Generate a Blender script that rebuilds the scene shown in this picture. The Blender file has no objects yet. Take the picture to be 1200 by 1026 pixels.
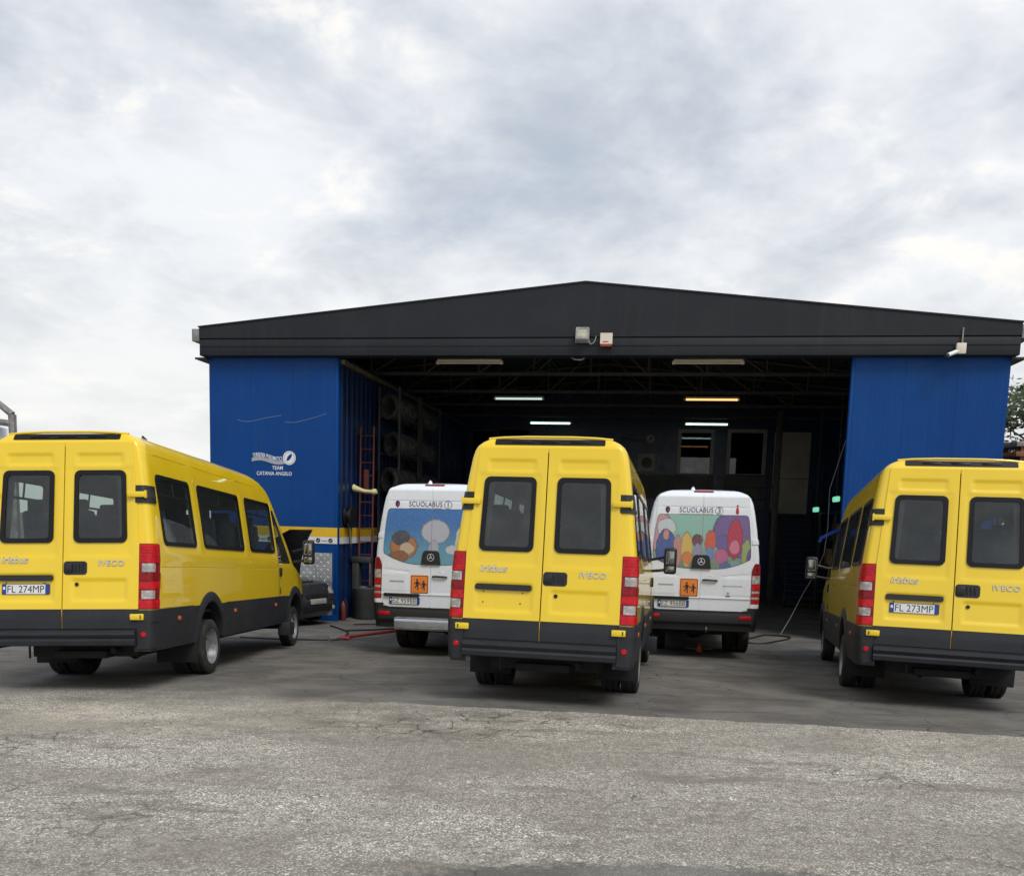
import bpy, bmesh, math, random
from mathutils import Vector, Matrix
random.seed(7)
R = math.radians
SC = bpy.context.scene
COL = SC.collection

# ------------------------------------------------------------------ camera
CAMZ = 1.4186
th, ro = -0.117044, 0.028301
fwd = Vector((0, math.cos(th), math.sin(th))); up = Vector((0, -math.sin(th), math.cos(th))); rt = Vector((1, 0, 0))
r2 = math.cos(ro) * rt + math.sin(ro) * up; u2 = -math.sin(ro) * rt + math.cos(ro) * up
cam = bpy.data.cameras.new('camera'); co = bpy.data.objects.new('camera', cam); COL.objects.link(co)
cam.sensor_fit = 'HORIZONTAL'; cam.sensor_width = 36; cam.lens = 31.5; cam.shift_y = 0.185
cam.clip_start = 0.05; cam.clip_end = 3000
co.matrix_world = Matrix(((r2.x, u2.x, -fwd.x, 0), (r2.y, u2.y, -fwd.y, 0), (r2.z, u2.z, -fwd.z, CAMZ), (0, 0, 0, 1)))
SC.camera = co
SC.cycles.use_denoising = True
SC.cycles.max_bounces = 8
SC.cycles.transparent_max_bounces = 16
SC.cycles.caustics_reflective = False; SC.cycles.caustics_refractive = False

# ------------------------------------------------------------------ view, sun, sky
VS = SC.view_settings
VS.view_transform = 'Standard'; VS.look = 'None'; VS.gamma = 1; VS.use_curve_mapping = False
VS.exposure = 0.6
SUN_EL, SUN_AZ = 53, 146      # azimuth clockwise from +y: behind the camera, a little to the right
sl = bpy.data.lights.new('sun', 'SUN'); sl.energy = 1.3; sl.angle = R(25); sl.color = (1, .96, .9)
so = bpy.data.objects.new('sun', sl); COL.objects.link(so)
sd = Vector((math.cos(R(SUN_EL)) * math.sin(R(SUN_AZ)), math.cos(R(SUN_EL)) * math.cos(R(SUN_AZ)), math.sin(R(SUN_EL))))
so.rotation_euler = sd.to_track_quat('Z', 'Y').to_euler()


class N:
    """tiny node-graph helper"""
    def __init__(s, tree):
        s.t = tree; s.n = tree.nodes; s.l = tree.links

    def new(s, kind, **kw):
        nd = s.n.new(kind)
        for k, v in kw.items(): setattr(nd, k, v)
        return nd

    def put(s, sock, v):
        if v is None: return
        if isinstance(v, bpy.types.NodeSocket): s.l.new(v, sock)
        elif isinstance(v, (tuple, list)):
            v = tuple(v)
            n = len(sock.default_value)
            if n == 4 and len(v) == 3: v = v + (1,)
            sock.default_value = v
        else: sock.default_value = v

    def math(s, op, a, b=None, c=None, clamp=False):
        nd = s.new('ShaderNodeMath', operation=op); nd.use_clamp = clamp
        s.put(nd.inputs[0], a); s.put(nd.inputs[1], b)
        if c is not None: s.put(nd.inputs[2], c)
        return nd.outputs[0]

    def vmath(s, op, a, b=None):
        nd = s.new('ShaderNodeVectorMath', operation=op)
        s.put(nd.inputs[0], a); s.put(nd.inputs[1], b)
        return nd.outputs[1] if op in ('LENGTH', 'DISTANCE', 'DOT_PRODUCT') else nd.outputs[0]

    def mix(s, f, a, b, blend='MIX'):
        nd = s.new('ShaderNodeMix', data_type='RGBA', blend_type=blend)
        s.put(nd.inputs[0], f); s.put(nd.inputs[6], a); s.put(nd.inputs[7], b)
        return nd.outputs[2]

    def noise(s, vec, scale, detail=4, rough=.55, dist=0.):
        nd = s.new('ShaderNodeTexNoise')
        s.put(nd.inputs['Vector'], vec); s.put(nd.inputs['Scale'], scale); s.put(nd.inputs['Detail'], detail)
        s.put(nd.inputs['Roughness'], rough); s.put(nd.inputs['Distortion'], dist)
        return nd.outputs[0]

    def voro(s, vec, scale, feature='F1', out=0, rand=1.):
        nd = s.new('ShaderNodeTexVoronoi', feature=feature)
        s.put(nd.inputs['Vector'], vec); s.put(nd.inputs['Scale'], scale); s.put(nd.inputs['Randomness'], rand)
        return nd.outputs[out]

    def ramp(s, f, a, b, lo=0., hi=1.):
        nd = s.new('ShaderNodeMapRange', interpolation_type='SMOOTHSTEP')
        s.put(nd.inputs[0], f); s.put(nd.inputs[1], a); s.put(nd.inputs[2], b); s.put(nd.inputs[3], lo); s.put(nd.inputs[4], hi)
        return nd.outputs[0]

    def sep(s, v):
        nd = s.new('ShaderNodeSeparateXYZ'); s.put(nd.inputs[0], v); return nd.outputs

    def comb(s, x=0., y=0., z=0.):
        nd = s.new('ShaderNodeCombineXYZ'); s.put(nd.inputs[0], x); s.put(nd.inputs[1], y); s.put(nd.inputs[2], z); return nd.outputs[0]

    def coord(s, which='Object'):
        return s.new('ShaderNodeTexCoord').outputs[which]


W = bpy.data.worlds.new('World'); SC.world = W; W.use_nodes = True
W.node_tree.nodes.clear(); g = N(W.node_tree)
sky = g.new('ShaderNodeTexSky', sky_type='NISHITA'); sky.sun_disc = False
sky.sun_elevation = R(SUN_EL); sky.sun_rotation = R(SUN_AZ); sky.air_density = 1.2; sky.dust_density = 2.0
dv = g.coord('Generated'); dx, dy, dz = g.sep(dv)
den = g.math('ADD', g.math('MAXIMUM', dz, 0.0), 0.27)
pl = g.comb(g.math('DIVIDE', dx, den), g.math('DIVIDE', dy, den), 0.37)
n1 = g.noise(pl, 1.7, 9, .56, .25)
n2 = g.noise(g.vmath('ADD', pl, (3.1, 1.7, 0.)), 5.2, 7, .58, .3)
n3 = g.noise(g.vmath('ADD', pl, (7.3, 5.2, 0.)), .75, 4, .5, .2)
mixn = g.math('ADD', g.math('ADD', g.math('MULTIPLY', n1, .5), g.math('MULTIPLY', n2, .25)), g.math('MULTIPLY', n3, .25))
bright = g.ramp(mixn, .40, .60)
ccol = g.mix(bright, (.42, .465, .53, 1), (.74, .755, .78, 1))
hl = g.ramp(n2, .53, .68); hl2 = g.math('MULTIPLY', hl, g.ramp(n1, .46, .58))
ccol = g.mix(g.math('MULTIPLY', hl2, .8), ccol, (.86, .83, .775, 1))
haze = g.ramp(dz, .36, .0)
ccol = g.mix(g.math('MULTIPLY', haze, .75), ccol, (.765, .76, .735, 1))
b1 = g.new('ShaderNodeBackground'); g.put(b1.inputs[0], sky.outputs[0]); b1.inputs[1].default_value = .10
b2 = g.new('ShaderNodeBackground'); g.put(b2.inputs[0], ccol); b2.inputs[1].default_value = .83
ms = g.new('ShaderNodeMixShader'); g.put(ms.inputs[0], g.ramp(n1, .25, .42, .8, .97)); g.l.new(b1.outputs[0], ms.inputs[1]); g.l.new(b2.outputs[0], ms.inputs[2])
wo = g.new('ShaderNodeOutputWorld'); g.l.new(ms.outputs[0], wo.inputs[0])

# ------------------------------------------------------------------ materials
M = {}


def mat(name, col, rough=.5, metal=0., var=.12, vscale=2.5, bump=0., bscale=60., coat=0., spec=.5, emit=None, estr=0., dirt=None, dirt_amt=0., dscale=1.3, streak=0.):
    m = bpy.data.materials.new(name); m.use_nodes = True; m.node_tree.nodes.clear(); q = N(m.node_tree)
    p = q.new('ShaderNodeBsdfPrincipled'); o = q.new('ShaderNodeOutputMaterial'); q.l.new(p.outputs[0], o.inputs[0])
    oc = q.coord('Object')
    c = tuple(col)
    n = q.noise(oc, vscale, 5, .6)
    lo = tuple(max(0, v * (1 - var)) for v in c); hi = tuple(min(1, v * (1 + var)) for v in c)
    cc = q.mix(q.ramp(n, .3, .7), lo, hi)
    if dirt:
        dn = q.noise(oc, dscale, 8, .68, .4)
        cc = q.mix(q.ramp(dn, .48, .72, 0, dirt_amt), cc, dirt)
    if streak:
        sn = q.noise(q.vmath('MULTIPLY', oc, (5., 5., .22)), 1.0, 6, .65)
        cc = q.mix(q.ramp(sn, .5, .72, 0, streak), cc, dirt)
    q.put(p.inputs['Base Color'], cc)
    rn = q.noise(oc, vscale * 4, 4, .6)
    q.put(p.inputs['Roughness'], q.ramp(rn, .25, .75, max(0, rough - .07), min(1, rough + .07)))
    p.inputs['Metallic'].default_value = metal
    p.inputs['Specular IOR Level'].default_value = spec
    if coat:
        p.inputs['Coat Weight'].default_value = coat; p.inputs['Coat Roughness'].default_value = .04
    if bump:
        bn = q.new('ShaderNodeBump'); bn.inputs['Strength'].default_value = bump; bn.inputs['Distance'].default_value = .01
        q.put(bn.inputs['Height'], q.noise(oc, bscale, 3, .6)); q.l.new(bn.outputs[0], p.inputs['Normal'])
    if emit:
        q.put(p.inputs['Emission Color'], emit); p.inputs['Emission Strength'].default_value = estr
    M[name] = m
    return m


def glass(name, tint, rough=.03, diffuse_mix=.075):
    m = bpy.data.materials.new(name); m.use_nodes = True; m.node_tree.nodes.clear(); q = N(m.node_tree)
    o = q.new('ShaderNodeOutputMaterial')
    t = q.new('ShaderNodeBsdfTransparent'); q.put(t.inputs[0], tint)
    gl = q.new('ShaderNodeBsdfGlossy'); gl.inputs['Roughness'].default_value = rough; q.put(gl.inputs[0], (1, 1, 1, 1))
    lw = q.new('ShaderNodeLayerWeight'); lw.inputs[0].default_value = .5
    sch = q.math('ADD', .05, q.math('MULTIPLY', .9, q.math('POWER', lw.outputs[1], 5.0)))
    sm = q.noise(q.coord('Object'), 3, 4)
    fac = q.math('ADD', sch, q.ramp(sm, .4, .8, 0, .02))
    df = q.new('ShaderNodeBsdfDiffuse'); q.put(df.inputs[0], (.20, .22, .215, 1))
    md = q.new('ShaderNodeMixShader'); q.put(md.inputs[0], q.ramp(q.noise(q.coord('Object'), 1.7, 6, .65), .3, .75, diffuse_mix * .6, diffuse_mix * 1.4)); q.l.new(t.outputs[0], md.inputs[1]); q.l.new(df.outputs[0], md.inputs[2])  # patchy share of grey-green diffuse mixed into the clear pane
    mx = q.new('ShaderNodeMixShader'); q.l.new(fac, mx.inputs[0]); q.l.new(md.outputs[0], mx.inputs[1]); q.l.new(gl.outputs[0], mx.inputs[2])
    q.l.new(mx.outputs[0], o.inputs[0]); M[name] = m
    return m


mat('yellow_paint', (.86, .60, .005), .4, var=.025, vscale=.8, coat=.9, bump=.02, bscale=3.2, dirt=(.68, .48, .04, 1), dirt_amt=.14, dscale=.7)
mat('white_paint', (.76, .80, .86), .3, var=.02, coat=.5, dirt=(.60, .62, .65, 1), dirt_amt=.12, dscale=.9)
mat('grey_plastic', (.0215, .0235, .0285), .55, var=.15, vscale=3, bump=.05, bscale=300, spec=.35, dirt=(.05, .049, .048, 1), dirt_amt=.4)
mat('black_plastic', (.012, .012, .013), .42, var=.2, bump=.05, bscale=300)
mat('black_trim', (.006, .006, .007), .38, var=.2, spec=.3)
mat('rubber', (.018, .018, .018), .75, var=.3, bump=.15, bscale=120, dirt=(.07, .065, .06, 1), dirt_amt=.6, dscale=4)
mat('lit_rubber', (.055, .055, .055), .38, var=.4, vscale=8, dirt=(.16, .155, .15, 1), dirt_amt=.6, dscale=6)  # lighter copy of rubber: sky highlights on the racked tyres put into the colour
mat('underbody', (.010, .010, .011), .8, var=.3, bump=.2, bscale=30)
mat('steel_rim', (.36, .37, .38), .42, .6, var=.15, dirt=(.08, .07, .06, 1), dirt_amt=.7, dscale=6)
mat('chrome', (.62, .63, .65), .2, 1., var=.08)
mat('mirror', (.30, .31, .31), .03, 1., var=.02)
mat('red_lens', (.50, .004, .012), .3, var=.3, vscale=24, spec=.3, coat=.15, bump=.2, bscale=70)
mat('deep_red', (.22, .002, .008), .3, var=.35, vscale=24, spec=.3, coat=.15, bump=.2, bscale=70)
mat('clear_lens', (.40, .37, .36), .22, .2, var=.4, vscale=16, coat=.5, bump=.3, bscale=45)
mat('amber_lens', (.60, .13, .02), .25, var=.2, coat=.5)
mat('lining', (.26, .27, .275), .8, var=.15)
mat('seat_fabric', (.035, .045, .07), .9, var=.25, vscale=20, bump=.2, bscale=200)
mat('plate_white', (.74, .75, .75), .35, var=.05)
mat('plate_blue', (.01, .05, .28), .35, var=.1)
mat('plate_black', (.012, .012, .014), .4, var=.1)
mat('badge_chrome', (.68, .67, .65), .25, .9, var=.1)
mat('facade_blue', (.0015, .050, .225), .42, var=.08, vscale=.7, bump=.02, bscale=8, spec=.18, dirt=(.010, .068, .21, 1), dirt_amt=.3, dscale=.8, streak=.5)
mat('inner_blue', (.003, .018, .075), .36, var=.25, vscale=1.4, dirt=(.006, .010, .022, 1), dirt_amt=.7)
mat('fascia_dark', (.0145, .017, .0225), .6, var=.12, vscale=.8, bump=.03, bscale=10, spec=.3, dirt=(.028, .030, .033, 1), dirt_amt=.3, streak=.5)
mat('roof_dark', (.025, .026, .028), .8, var=.3, vscale=1)
mat('truss_steel', (.05, .048, .044), .6, .3, var=.25, vscale=3)
mat('rail_steel', (.16, .13, .08), .6, .2, var=.3, vscale=3)
mat('galvanised', (.30, .29, .28), .5, .6, var=.3, vscale=6, dirt=(.12, .09, .07, 1), dirt_amt=.6, dscale=5)
mat('band_yellow', (.72, .44, .012), .45, var=.06)
mat('band_white', (.72, .72, .72), .45, var=.05)
mat('sign_white', (.78, .80, .83), .5, var=.05)
mat('sign_grey', (.35, .37, .42), .5, var=.1)
mat('ink', (.015, .017, .03), .5, var=.1)
mat('ink_blue', (.015, .022, .11), .5, var=.1)
mat('ink_red', (.45, .02, .03), .5, var=.1)
mat('orange_sign', (.82, .24, .03), .45, var=.08)
mat('concrete_grey', (.10, .10, .098), .8, var=.25, vscale=2)
mat('cream_paint', (.40, .38, .32), .6, var=.12, vscale=2)
mat('frame_grey', (.32, .305, .285), .55, var=.12)
mat('ladder_red', (.15, .030, .016), .5, var=.2, vscale=6, dirt=(.10, .05, .04, 1), dirt_amt=.6, dscale=6)
mat('pale_yellow', (.74, .70, .36), .6, var=.08)
mat('flood_grey', (.42, .43, .40), .5, .3, var=.1)
mat('flood_glass', (.50, .48, .36), .25, .2, var=.12, coat=.5)
mat('alarm_cream', (.72, .66, .55), .5, var=.06)
mat('alarm_red', (.35, .03, .015), .3, var=.1, coat=.4)
mat('cable_white', (.26, .26, .25), .5, var=.1)
mat('cable_black', (.012, .012, .012), .5, var=.2)
mat('lamp_housing', (.62, .57, .47), .5, var=.08)
mat('tube_off', (.55, .48, .38), .35, var=.05)
mat('tube_cold', (.7, .8, .75), .3, var=.02, emit=(.55, 1., .86, 1), estr=2.2)
mat('tube_dim', (.7, .75, .72), .3, var=.02, emit=(.66, .88, .86, 1), estr=.55)
mat('tube_warm', (.8, .6, .3), .3, var=.02, emit=(1., .52, .16, 1), estr=1.0)
mat('glint_green', (.4, .8, .6), .3, var=.02, emit=(.25, .85, .55, 1), estr=.5)  # emission standing in for green reflections, no real lamp
mat('jack_red', (.38, .03, .03), .45, var=.2, vscale=8, dirt=(.12, .07, .06, 1), dirt_amt=.6, dscale=9)
mat('jack_orange', (.75, .12, .03), .4, var=.1)
mat('lift_blue', (.02, .11, .50), .4, var=.1)
mat('machine_grey', (.035, .037, .036), .55, var=.2, dirt=(.04, .04, .04, 1), dirt_amt=.6)
mat('car_grey', (.045, .047, .055), .28, .4, var=.06, coat=.7)
mat('wood_brown', (.22, .085, .035), .7, var=.3, vscale=8)
mat('bark', (.07, .055, .04), .9, var=.3, vscale=12, bump=.4, bscale=25)
mat('box_brown', (.20, .13, .06), .8, var=.2)
glass('van_glass', (.66, .73, .70, 1), .015)
glass('office_glass', (.10, .11, .12, 1), .015, .01)
glass('print_film', (0, 0, 0, 1))


def diamond_mat():
    m = bpy.data.materials.new('diamond_plate'); m.use_nodes = True; m.node_tree.nodes.clear(); q = N(m.node_tree)
    p = q.new('ShaderNodeBsdfPrincipled'); o = q.new('ShaderNodeOutputMaterial'); q.l.new(p.outputs[0], o.inputs[0])
    oc = q.coord('Object')
    n = q.noise(oc, 6, 5)
    q.put(p.inputs['Base Color'], q.mix(q.ramp(n, .3, .7), (.45, .46, .47), (.62, .63, .64)))
    p.inputs['Metallic'].default_value = .75; q.put(p.inputs['Roughness'], q.ramp(n, .3, .8, .32, .5))
    M['diamond_plate'] = m


diamond_mat()


def leaf_mat():
    m = bpy.data.materials.new('leaf'); m.use_nodes = True; m.node_tree.nodes.clear(); q = N(m.node_tree)
    p = q.new('ShaderNodeBsdfPrincipled'); o = q.new('ShaderNodeOutputMaterial'); q.l.new(p.outputs[0], o.inputs[0])
    n = q.noise(q.coord('Object'), 1.4, 5); n2 = q.noise(q.coord('Object'), 9, 3)
    c = q.mix(q.ramp(n, .3, .7), (.030, .052, .016), (.085, .115, .035)); c = q.mix(q.ramp(n2, .55, .7, 0, .5), c, (.13, .14, .05))
    q.put(p.inputs['Base Color'], c); p.inputs['Roughness'].default_value = .6
    p.inputs['Transmission Weight'].default_value = 0.0
    M['leaf'] = m


leaf_mat()


def print_mat(name, base_top, base_bot, z0, z1, blobs, seed):
    """printed window film: flat colour artwork of loose soft shapes"""
    m = bpy.data.materials.new(name); m.use_nodes = True; m.node_tree.nodes.clear(); q = N(m.node_tree)
    p = q.new('ShaderNodeBsdfPrincipled'); o = q.new('ShaderNodeOutputMaterial'); q.l.new(p.outputs[0], o.inputs[0])
    oc = q.coord('Object')
    wob = q.new('ShaderNodeTexNoise'); q.put(wob.inputs['Vector'], q.vmath('ADD', oc, (seed, 0, 0))); wob.inputs['Scale'].default_value = 9; wob.inputs['Detail'].default_value = 4
    off = q.vmath('MULTIPLY', q.vmath('SUBTRACT', wob.outputs[1], (.5, .5, .5)), (.07, 0, .07))
    x, _, z = q.sep(q.vmath('ADD', oc, off))
    c = q.mix(q.ramp(z, z0, z1), base_bot, base_top)
    for (cx, cz, rx, rz, col) in blobs:
        a = q.math('DIVIDE', q.math('SUBTRACT', x, cx), rx); b = q.math('DIVIDE', q.math('SUBTRACT', z, cz), rz)
        d = q.math('SQRT', q.math('ADD', q.math('MULTIPLY', a, a), q.math('MULTIPLY', b, b)))
        c = q.mix(q.ramp(d, 1.03, .96), c, tuple(col) + (1,))
        c = q.mix(q.math('MULTIPLY', q.ramp(q.math('ABSOLUTE', q.math('SUBTRACT', d, .97)), .07, .02), .55), c, (.05, .05, .08, 1))
    n2 = q.noise(oc, 26, 3)
    c = q.mix(q.ramp(n2, .45, .75, 0, .07), c, (.7, .7, .7, 1))
    q.put(p.inputs['Base Color'], c); p.inputs['Roughness'].default_value = .3; p.inputs['Coat Weight'].default_value = .3
    M[name] = m


print_mat('print_blue', (.035, .15, .42), (.12, .32, .42), 1.55, 2.3, [
    (-.47, 1.83, .24, .20, (.42, .17, .07)), (-.52, 1.97, .15, .12, (.07, .075, .10)), (-.42, 1.80, .13, .10, (.52, .40, .28)),
    (-.55, 1.66, .17, .10, (.25, .12, .07)), (.06, 2.08, .25, .20, (.42, .43, .50)), (.04, 1.80, .09, .14, (.38, .39, .45)),
    (.50, 1.90, .10, .28, (.55, .52, .52)), (.36, 1.80, .12, .08, (.50, .52, .55))], 1.0)
print_mat('print_mixed', (.25, .46, .40), (.16, .24, .16), 1.5, 2.2, [
    (.62, 2.15, .46, .42, (.16, .10, .27)), (-.72, 2.15, .24, .34, (.50, .27, .30)), (-.60, 2.22, .16, .16, (.52, .56, .60)), (-.60, 1.86, .17, .34, (.06, .10, .30)),
    (-.60, 2.10, .05, .09, (.55, .25, .18)), (-.40, 1.83, .08, .28, (.48, .24, .20)), (-.25, 1.86, .09, .30, (.62, .42, .10)), (-.24, 1.72, .10, .10, (.60, .20, .05)),
    (-.08, 2.02, .10, .10, (.15, .05, .06)), (-.07, 1.82, .06, .16, (.30, .24, .42)), (.14, 2.0, .09, .20, (.55, .10, .05)), (.14, 1.80, .07, .12, (.16, .22, .45)),
    (.33, 1.98, .10, .14, (.14, .10, .30)), (.33, 1.76, .11, .13, (.48, .12, .25)), (.54, 2.05, .13, .34, (.42, .03, .07)), (.54, 1.92, .09, .12, (.60, .18, .28)),
    (.54, 1.62, .14, .08, (.20, .32, .30)), (.74, 1.80, .08, .26, (.28, .36, .12)), (.84, 1.72, .10, .20, (.14, .08, .24)), (.40, 1.58, .10, .10, (.10, .14, .30))], 5.0)


def ground_mat():
    m = bpy.data.materials.new('yard_asphalt'); m.use_nodes = True; m.node_tree.nodes.clear(); q = N(m.node_tree)
    p = q.new('ShaderNodeBsdfPrincipled'); o = q.new('ShaderNodeOutputMaterial'); q.l.new(p.outputs[0], o.inputs[0])
    oc = q.coord('Object'); x, y, z = q.sep(oc)
    big = q.noise(oc, .35, 5, .6); mid = q.noise(oc, 1.3, 6, .62, .3); fine = q.noise(oc, 14, 5, .65); vfine = q.noise(oc, 120, 3, .6)
    # chips of stone in the worn surface
    cell = q.new('ShaderNodeTexVoronoi'); q.put(cell.inputs['Vector'], oc); cell.inputs['Scale'].default_value = 78
    ccol = q.sep(cell.outputs[1])
    cell2 = q.new('ShaderNodeTexVoronoi'); q.put(cell2.inputs['Vector'], oc); cell2.inputs['Scale'].default_value = 27
    ccol2 = q.sep(cell2.outputs[1])
    stone = q.ramp(cell.outputs[0], .50, .40)
    bigstone = q.math('MULTIPLY', q.ramp(cell2.outputs[0], .36, .30), q.ramp(ccol2[0], .78, .84))
    expose = q.ramp(q.math('ADD', q.math('MULTIPLY', mid, .6), q.math('MULTIPLY', big, .4)), .36, .58, .45, 1)
    binder = q.mix(q.ramp(fine, .3, .7), (.13, .121, .106), (.30, .285, .256))
    schip = q.mix(q.ramp(ccol[1], .0, 1.), (.22, .207, .185), (.84, .812, .757))
    worn = q.mix(q.math('MULTIPLY', stone, expose), binder, schip)
    worn = q.mix(q.math('MULTIPLY', bigstone, q.math('MULTIPLY', expose, .9)), worn, q.mix(ccol2[1], (.45, .43, .39), (.88, .86, .81)))
    # tar stains and dark blotches
    st = q.noise(q.vmath('MULTIPLY', oc, (.7, 1.5, 1.)), 1.1, 7, .7, .5)
    worn = q.mix(q.ramp(st, .52, .66, 0, .62), worn, (.125, .115, .099, 1))
    st2 = q.noise(q.vmath('MULTIPLY', q.vmath('ADD', oc, (4., 2., 0.)), (1.0, 2.6, 1.)), 2.3, 7, .72, .8)
    worn = q.mix(q.ramp(st2, .60, .70, 0, .7), worn, (.085, .080, .072, 1))
    sand = q.math('MULTIPLY', q.ramp(q.vmath('LENGTH', q.vmath('MULTIPLY', q.vmath('SUBTRACT', oc, (-3.2, 8.0, 0.)), (.42, 1.0, 0.))), 1.1, .2), q.ramp(q.noise(oc, 2.1, 6, .65), .38, .7))
    worn = q.mix(q.math('MULTIPLY', sand, .6), worn, (.52, .45, .36, 1))
    tone = q.noise(q.vmath('MULTIPLY', oc, (.45, .9, 1.)), .9, 5, .6, .3)
    worn = q.mix(q.ramp(tone, .36, .62, .55, 0), worn, (.15, .138, .118, 1))
    # cracks where the surface has crazed
    wv = q.new('ShaderNodeTexNoise'); q.put(wv.inputs['Vector'], oc); wv.inputs['Scale'].default_value = 3; wv.inputs['Detail'].default_value = 4
    oc2 = q.vmath('ADD', oc, q.vmath('MULTIPLY', wv.outputs[1], (.35, .35, 0)))
    ce = q.voro(oc2, 3.2, 'DISTANCE_TO_EDGE'); craze = q.ramp(q.vmath('LENGTH', q.vmath('MULTIPLY', q.vmath('SUBTRACT', oc, (-.4, 8.1, 0.)), (.42, .85, 0.))), 1.15, .3)
    crk = q.math('MULTIPLY', q.ramp(ce, .045, .0), q.math('MAXIMUM', q.math('MULTIPLY', craze, q.ramp(q.noise(oc, 1.6, 4), .38, .55)), q.ramp(q.noise(oc, .5, 4), .52, .66, 0, .8)))
    worn = q.mix(q.math('MULTIPLY', craze, q.ramp(q.noise(oc, 2.6, 6, .68), .42, .62, 0, .65)), worn, (.115, .105, .088, 1))
    worn = q.mix(q.math('MULTIPLY', crk, .75), worn, (.03, .028, .026, 1))
    worn = q.vmath('MULTIPLY', worn, (1.28, 1.26, 1.22))
    # darker, finer asphalt apron near the building
    ap = q.mix(q.ramp(mid, .3, .7), (.10, .095, .088), (.18, .171, .158))
    ap = q.mix(q.ramp(q.noise(q.vmath('MULTIPLY', oc, (.5, 2.2, 1.)), 1.6, 7, .68, .4), .5, .72, 0, .6), ap, (.052, .050, .049, 1))
    ap = q.mix(q.ramp(q.noise(q.vmath('MULTIPLY', oc, (.35, 3.0, 1.)), 2.4, 6, .65), .58, .74, 0, .5), ap, (.25, .24, .225, 1))
    ap = q.mix(q.math('MULTIPLY', q.ramp(cell.outputs[0], .4, .25), q.ramp(ccol[0], .8, .98, 0, .55)), ap, (.24, .23, .21, 1))
    ap = q.mix(q.math('MULTIPLY', q.ramp(q.voro(oc2, 1.1, 'DISTANCE_TO_EDGE'), .012, .0), q.ramp(q.noise(oc, .9, 4), .46, .56, 0, .8)), ap, (.025, .024, .023, 1))
    yl = q.math('SUBTRACT', y, q.math('SUBTRACT', 9.02, q.math('MULTIPLY', x, .143)))
    yl = q.math('ADD', yl, q.math('MULTIPLY', q.math('SUBTRACT', q.noise(oc, 1.7, 6, .6), .5), .35))
    soft = q.ramp(x, -1.2, -4.2, .035, 1.5)
    west = q.math('MULTIPLY', q.math('SUBTRACT', q.noise(oc, .8, 6, .66), .5), q.ramp(x, -1.2, -3.5, 0., 2.4))
    k = q.math('DIVIDE', q.math('ADD', yl, west), soft)
    mask = q.ramp(k, -1, 1)
    patch = q.ramp(q.math('ADD', q.vmath('LENGTH', q.vmath('MULTIPLY', q.vmath('SUBTRACT', oc, (.75, 3.38, 0.)), (.5, .95, 0))), q.math('MULTIPLY', fine, .25)), 1.02, .9)
    mask = q.math('MAXIMUM', mask, q.math('MULTIPLY', patch, .85))
    col = q.mix(mask, worn, ap)
    rim = q.math('MULTIPLY', q.ramp(q.math('ABSOLUTE', k), .9, .2), q.ramp(x, -2.5, -.5))
    col = q.mix(q.math('MULTIPLY', rim, .6), col, (.04, .038, .036, 1))
    col = q.mix(q.ramp(vfine, .4, .75, 0, .18), col, (.06, .057, .053, 1))
    q.put(p.inputs['Base Color'], col); p.inputs['Roughness'].default_value = .88; p.inputs['Specular IOR Level'].default_value = .25
    h = q.math('ADD', q.math('MULTIPLY', q.ramp(cell.outputs[0], .55, .1), q.math('SUBTRACT', 1.0, q.math('MULTIPLY', mask, .75))), q.math('MULTIPLY', fine, .6))
    h = q.math('SUBTRACT', h, q.math('MULTIPLY', crk, 1.5))
    bn = q.new('ShaderNodeBump'); bn.inputs['Strength'].default_value = .55; bn.inputs['Distance'].default_value = .008
    q.put(bn.inputs['Height'], h); q.l.new(bn.outputs[0], p.inputs['Normal'])
    M['yard_asphalt'] = m


ground_mat()


# ------------------------------------------------------------------ object helpers
def link(o, parent=None):
    COL.objects.link(o)
    if parent: o.parent = parent
    return o


def tag(o, label, cat, group=None, kind=None):
    if label: o['label'] = label
    if cat: o['category'] = cat
    if group: o['group'] = group
    if kind: o['kind'] = kind
    return o


def empty(name, mtx=None):
    o = bpy.data.objects.new(name, None); o.empty_display_size = .2; COL.objects.link(o)
    if mtx is not None: o.matrix_world = mtx
    return o


def obj(name, bm, m, parent=None, smooth=35, mtx=None):
    me = bpy.data.meshes.new(name)
    if isinstance(bm, tuple):
        me.from_pydata(bm[0], [], bm[1]); me.validate()
        b2_ = bmesh.new(); b2_.from_mesh(me); bmesh.ops.remove_doubles(b2_, verts=b2_.verts, dist=1e-5)
        bmesh.ops.recalc_face_normals(b2_, faces=b2_.faces); b2_.to_mesh(me); b2_.free()
    else:
        bmesh.ops.recalc_face_normals(bm, faces=bm.faces); bm.to_mesh(me); bm.free()
    me.materials.append(M[m])
    if smooth:
        me.polygons.foreach_set('use_smooth', [True] * len(me.polygons)); me.set_sharp_from_angle(angle=R(smooth))
    o = bpy.data.objects.new(name, me)
    link(o, parent)
    if mtx is not None: o.matrix_world = mtx
    return o


def inst(o, name, parent=None, mtx=None, loc=None):
    c = o.copy(); c.name = name; COL.objects.link(c)
    c.parent = parent
    if mtx is not None: c.matrix_basis = mtx
    if loc is not None: c.location = loc
    return c


def copy_tree(o, parent=None):
    c = o.copy(); COL.objects.link(c); c.parent = parent
    for ch in list(o.children): copy_tree(ch, c)
    return c


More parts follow.
